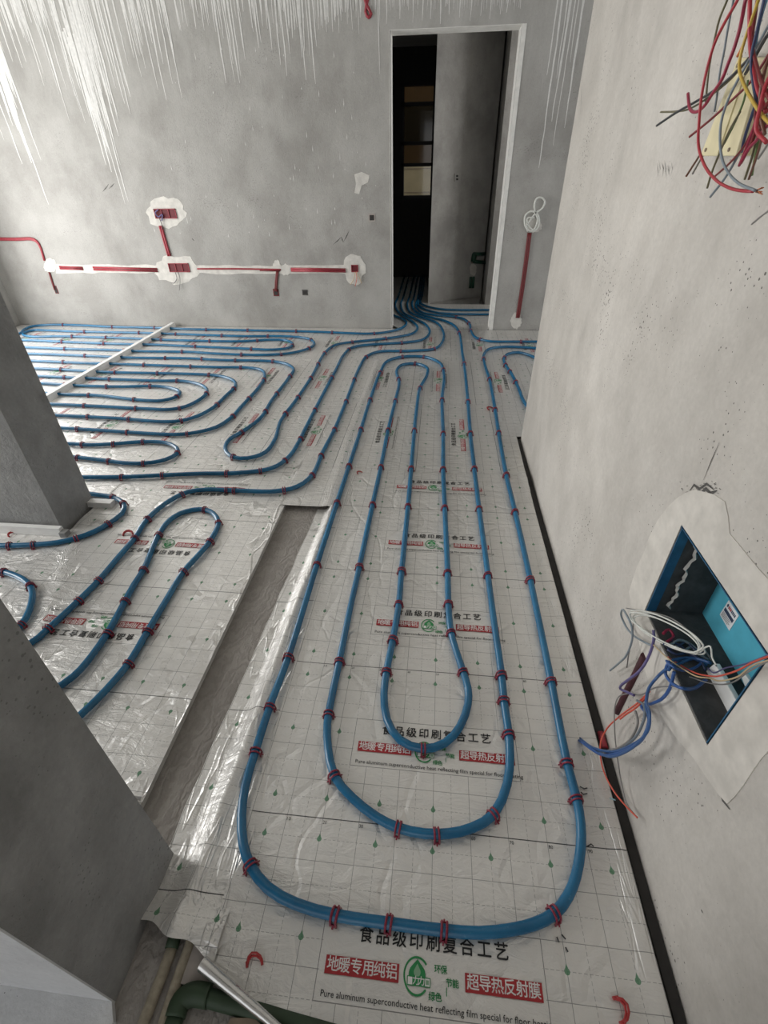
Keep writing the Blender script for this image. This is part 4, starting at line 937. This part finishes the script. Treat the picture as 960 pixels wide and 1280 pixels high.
wire(S([(410, 460), (520, 560), (600, 615), (700, 670), (780, 680)])+[(899, 851), (922, 846), (941, 832), (965, 824)], (.58, .60, .55), 2.0, 'w_cream', 'pale yellow wire running right across the box', GB)
wire([(885, 835), (892, 841), (907, 835), (925, 831.5), (940, 827), (965, 817)], (.66, .55), 1.8, 'w_purple', 'violet wire rising right above the white module', GB)
wire([(862, 846), (883, 853), (904, 855.5), (919, 851.5), (935, 840), (962, 826)], (.63, .55), 1.8, 'w_greyw', 'grey wire sagging right in front of the white module', GB)
for i, (dx, dy) in enumerate(((0, 0), (6, 7), (-8, 5))):
    wire([(838+dx, 800+dy), (848+dx, 806+dy), (858+dx, 802+dy), (866+dx, 810+dy), (880+dx, 818+dy)], (.63, .70), 3.0, ('w_navy', 'w_greyblue', 'w_navy')[i], ('dark navy wire end bundled inside the box behind the coil', 'grey blue wire end bundled inside the box', 'navy wire end at the left inside the box mouth')[i], GB)
for i, (pts, m, lab) in enumerate((([(836, 838), (846, 826), (860, 822), (874, 826), (884, 832)], 'w_blue', 'blue wire arching over the dark floor of the box'), ([(834, 812), (846, 818), (860, 816), (874, 824), (882, 838)], 'w_navy', 'navy wire curled behind the arching blue one'),
      ([(833, 826), (842, 834), (856, 838), (870, 834), (880, 826)], 'w_cobalt', 'bright blue wire sagging at the box floor edge'), ([(838, 806), (850, 800), (864, 806), (876, 818), (886, 828)], 'w_steel', 'steel grey wire curled under the white coil'))):
    wire(pts, (.62, .66, .68), 3.2, m, lab, GB)
wire([(829, 792), (836, 787), (842, 795), (833, 803)], (.62, .64), 3.5, 'w_crimson', 'crimson wire end glimpsed through the white coil', GB)
P = [PX(x, y, XR-.002) for x, y in S([(352, 530), (300, 640), (235, 770), (168, 908)])]
tag(MB().tube(P, .010, 10).build('conduit', M['stub']), 'broken dark red conduit stub in the wall under the wiring box', 'conduit')
P = [Vector((.575, G(757, 925)[1]+d, -.012)) for d in (-.02, 0, .03)]
tag(MB().tube(P, .011, 10).build('conduit', M['red_pvc']), 'red conduit end peeping from the floor gap by the hanging wires', 'conduit')
# pen-like snippets of black tie on the film
for i, (pts, lab) in enumerate((([(725, 983), (730, 986), (734, 985)], 'upper black tie snippet right of the outer pipe'), ([(726, 990), (729, 993), (734, 992)], 'lower black tie snippet right of the outer pipe'), ([(734, 1058), (739, 1055), (742, 1058)], 'black tie snippet on the heavy scale line by the right leg'),
                              ([(696, 1171), (699, 1178)], 'left black tie snippet below the near right bend'), ([(702, 1168), (707, 1174)], 'right black tie snippet below the near right bend'), ([(707, 1184), (710, 1190)], 'lowest black tie snippet below the near right bend'))):
    tag(MB().tube([G(x, y, .005) for x, y in pts], .0016, 6).build('tie_snippet', M['w_black']), lab, 'tie')

# ------------------------------------------------------------------ junction box and wires at the upper right
e = tag(empty('junction_box', (.57, 1.3, 1.45)), 'cream plastic junction box under hanging wires on the right wall', 'junction box')
XF = XR-.035
fq = [PX(x, y, XF) for x, y in ((875, 195), (919, 195), (955, 72), (922, 72))]
bevel(MB().prism(fq, (.034, 0, 0)).build('box_body', M['cream'], e), .002)
def jb(s, t, off=-.003): a = fq[0].lerp(fq[3], t); b = fq[1].lerp(fq[2], t); return a.lerp(b, s)+Vector((off, 0, 0))
MB().prism([jb(.22, .03), jb(.55, .03), jb(.55, .97), jb(.22, .97)], (.0028, 0, 0)).build('lid_ridge', M['cream'], e)
for s, t in ((.12, .07), (.80, .07), (.13, .93)):
    c = jb(s, t, -.002); MB().prism([c+Vector((0, .0035*cos(a), .0035*sin(a))) for a in [i*pi/5 for i in range(10)]], (.0018, 0, 0)).build('screw_hole', M['brown'], e)
GU = 'cut wires hanging over the cream junction box'
UP = [
 ([(912, -10), (909, 0), (899, 25), (893, 50), (887, 80), (884, 105), (882, 131)], (.50, .53), 2.6, 'w_olive', 'olive wire, farthest left of the hanging wires at top right'),
 ([(926, -10), (922, 0), (905, 30), (893, 55), (884, 85), (877, 120), (874, 150), (873, 180), (880, 205), (895, 225), (915, 236), (935, 239), (942, 239)], (.47, .50), 3.6, 'w_red', 'long red wire curving under the junction box to a copper tip'),
 ([(919, -10), (917, 0), (910, 35), (905, 65), (900, 90), (897, 115), (893, 140)], (.51, .54), 2.6, 'w_greyblue', 'slim grey blue wire between the two left red wires'),
 ([(935, -10), (932, 0), (925, 35), (917, 62), (910, 80), (903, 98), (890, 118), (880, 133), (870, 140), (863, 137), (861, 128), (860, 117)], (.49, .50), 4.0, 'w_crimson', 'crimson wire with an upturned hook left of the junction box'),
 ([(952, -10), (948, 0), (943, 15), (936, 35), (928, 60), (924, 80), (926, 95), (932, 110), (940, 125), (952, 143), (966, 156)], (.45, .47), 4.0, 'w_yellow', 'yellow wire bowing across the junction box front'),
 ([(950, -8), (944, 14), (936, 36), (928, 58), (922, 70)], (.46, .49), 3.4, 'w_orange', 'orange wire hanging beside the yellow one'),
 ([(937, 72), (915, 95), (893, 113), (870, 127), (845, 141), (821, 157)], (.53, .50), 3.2, 'w_black', 'black wire sticking out left to a blunt end'),
 ([(936, 74), (912, 100), (885, 122), (862, 136), (844, 139.5), (826, 140)], (.53, .52), 2.4, 'w_olive', 'olive wire end beside the protruding black wire'),
 ([(965, 62), (940, 100), (915, 125), (890, 148), (862, 171)], (.52, .50), 3.2, 'w_darkred', 'dark red straight wire slanting across the junction box'),
 ([(965, 25), (945, 60), (925, 95), (910, 125), (902, 150), (900, 175), (903, 200), (912, 218), (925, 230), (944, 238)], (.47, .49), 3.2, 'w_steel', 'steel grey wire curving down to meet the red copper tip'),
 ([(938, -8), (937, 30), (938, 60), (942, 90), (948, 115), (958, 140)], (.45, .48), 5.0, 'w_red', 'thick red strand at the middle of the wire bundle'),
 ([(960, -8), (950, 25), (945, 50), (942, 75), (945, 100), (948, 130)], (.46, .50), 4.0, 'w_lightblue', 'light blue wire in the bundle at the frame edge'),
 ([(957, -8), (946, 40), (939, 72), (941, 100), (947, 130), (955, 150)], (.45, .48), 3.8, 'w_navy', 'navy wire down the middle of the bundle'),
 ([(962, 40), (952, 56), (940, 78), (932, 92)], (.50, .52), 4.4, 'w_black', 'black wire crossing the bundle at the upper right edge'),
 ([(968, 85), (956, 110), (950, 135), (945, 160), (958, 178)], (.45, .47), 5.0, 'w_red', 'red wire doubled over at the right frame edge'),
 ([(950, 130), (942, 160), (933, 185), (924, 207)], (.49, .52), 3.6, 'w_crimson', 'crimson cut end pointing down below the junction box'),
 ([(945, 130), (938, 150), (931, 172), (927, 190)], (.50, .53), 3.6, 'w_navy', 'navy cut end below the junction box'),
 ([(955, 140), (948, 165), (942, 190), (931, 224)], (.48, .52), 3.0, 'w_olive', 'olive cut end hanging lowest right of the box'),
 ([(958, 145), (953, 170), (946, 195), (936, 224)], (.48, .52), 3.0, 'w_brownw', 'brown cut end hanging beside the lowest olive one'),
 ([(952, 145), (948, 175), (943, 200), (940, 219)], (.49, .52), 3.0, 'w_greenw', 'green cut end hanging at the lower right'),
 ([(965, 172), (956, 186), (948, 198)], (.52, .54), 3.0, 'w_greyw', 'short dark grey cut end at the right frame edge'),
 ([(964, 261), (952, 270), (940, 280)], (.53, .55), 2.6, 'w_greyw', 'lone dark wire tip low at the right frame edge'),
 ([(876, 192), (867, 206), (858, 220)], (.56, .52), 2.6, 'w_brownw', 'brown stub below the left corner of the junction box'),
 ([(879, 194), (872, 206), (866, 217)], (.56, .53), 2.4, 'w_greyw', 'grey stub below the left corner of the junction box'),
 ([(925, 140), (911, 165), (898, 195), (890, 215), (884, 235)], (.50, .53), 2.6, 'w_olive', 'olive wire crossing the box and hanging below it'),
 ([(942, 160), (930, 183), (912, 204), (893, 221)], (.50, .53), 2.8, 'w_darkred', 'dark red wire end slanting below the junction box'),
 ([(925, 190), (908, 220), (888, 246)], (.52, .54), 3.0, 'w_greyblue', 'grey wire end pointing lowest left below the box'),
 ([(935, 100), (930, 125), (920, 150), (905, 180)], (.50, .52), 2.6, 'w_greenw', 'olive green wire lying along the junction box lid'),
 ([(966, 120), (955, 138), (946, 160), (938, 184)], (.47, .50), 4.6, 'w_darkred', 'thick dark red cut end under the yellow wire'),
 ([(967, 60), (957, 84), (951, 112), (950, 140), (956, 168)], (.46, .48), 4.2, 'w_brownw', 'brown wire hugging the right frame edge beside the bundle'),
 ([(966, 150), (955, 162), (947, 174), (936, 186), (926, 204)], (.48, .50), 4.2, 'w_crimson', 'crimson wire slanting left under the yellow wire'),
 ([(948, -8), (944, 20), (940, 50), (946, 82), (953, 104), (966, 128)], (.47, .46), 4.2, 'w_darkred', 'dark red wire twisted behind the thick red strand'),
 ([(968, 100), (958, 118), (950, 122), (944, 148), (952, 162)], (.46, .49), 4.4, 'w_darkred', 'dark red wire curled at the bundle foot'),
]
for px, xs, w, m, lab in UP: wire(px, xs, w, m, lab, GU)
tc = PX(945, 239, .495); tp = MB(); rr = random.Random(5)
for i in range(7):
    d = Vector((rr.uniform(-1, 1), rr.uniform(-1, 1), rr.uniform(-1, 1)))*.003
    tp.tube([tc+d*.5, tc+d+PX(952, 236+i, .495)*1-tc], .0009, 5)
tag(tp.build('copper_tip', M['copper']), 'twisted copper strands joining the red and steel grey wires', 'wire end', GU)
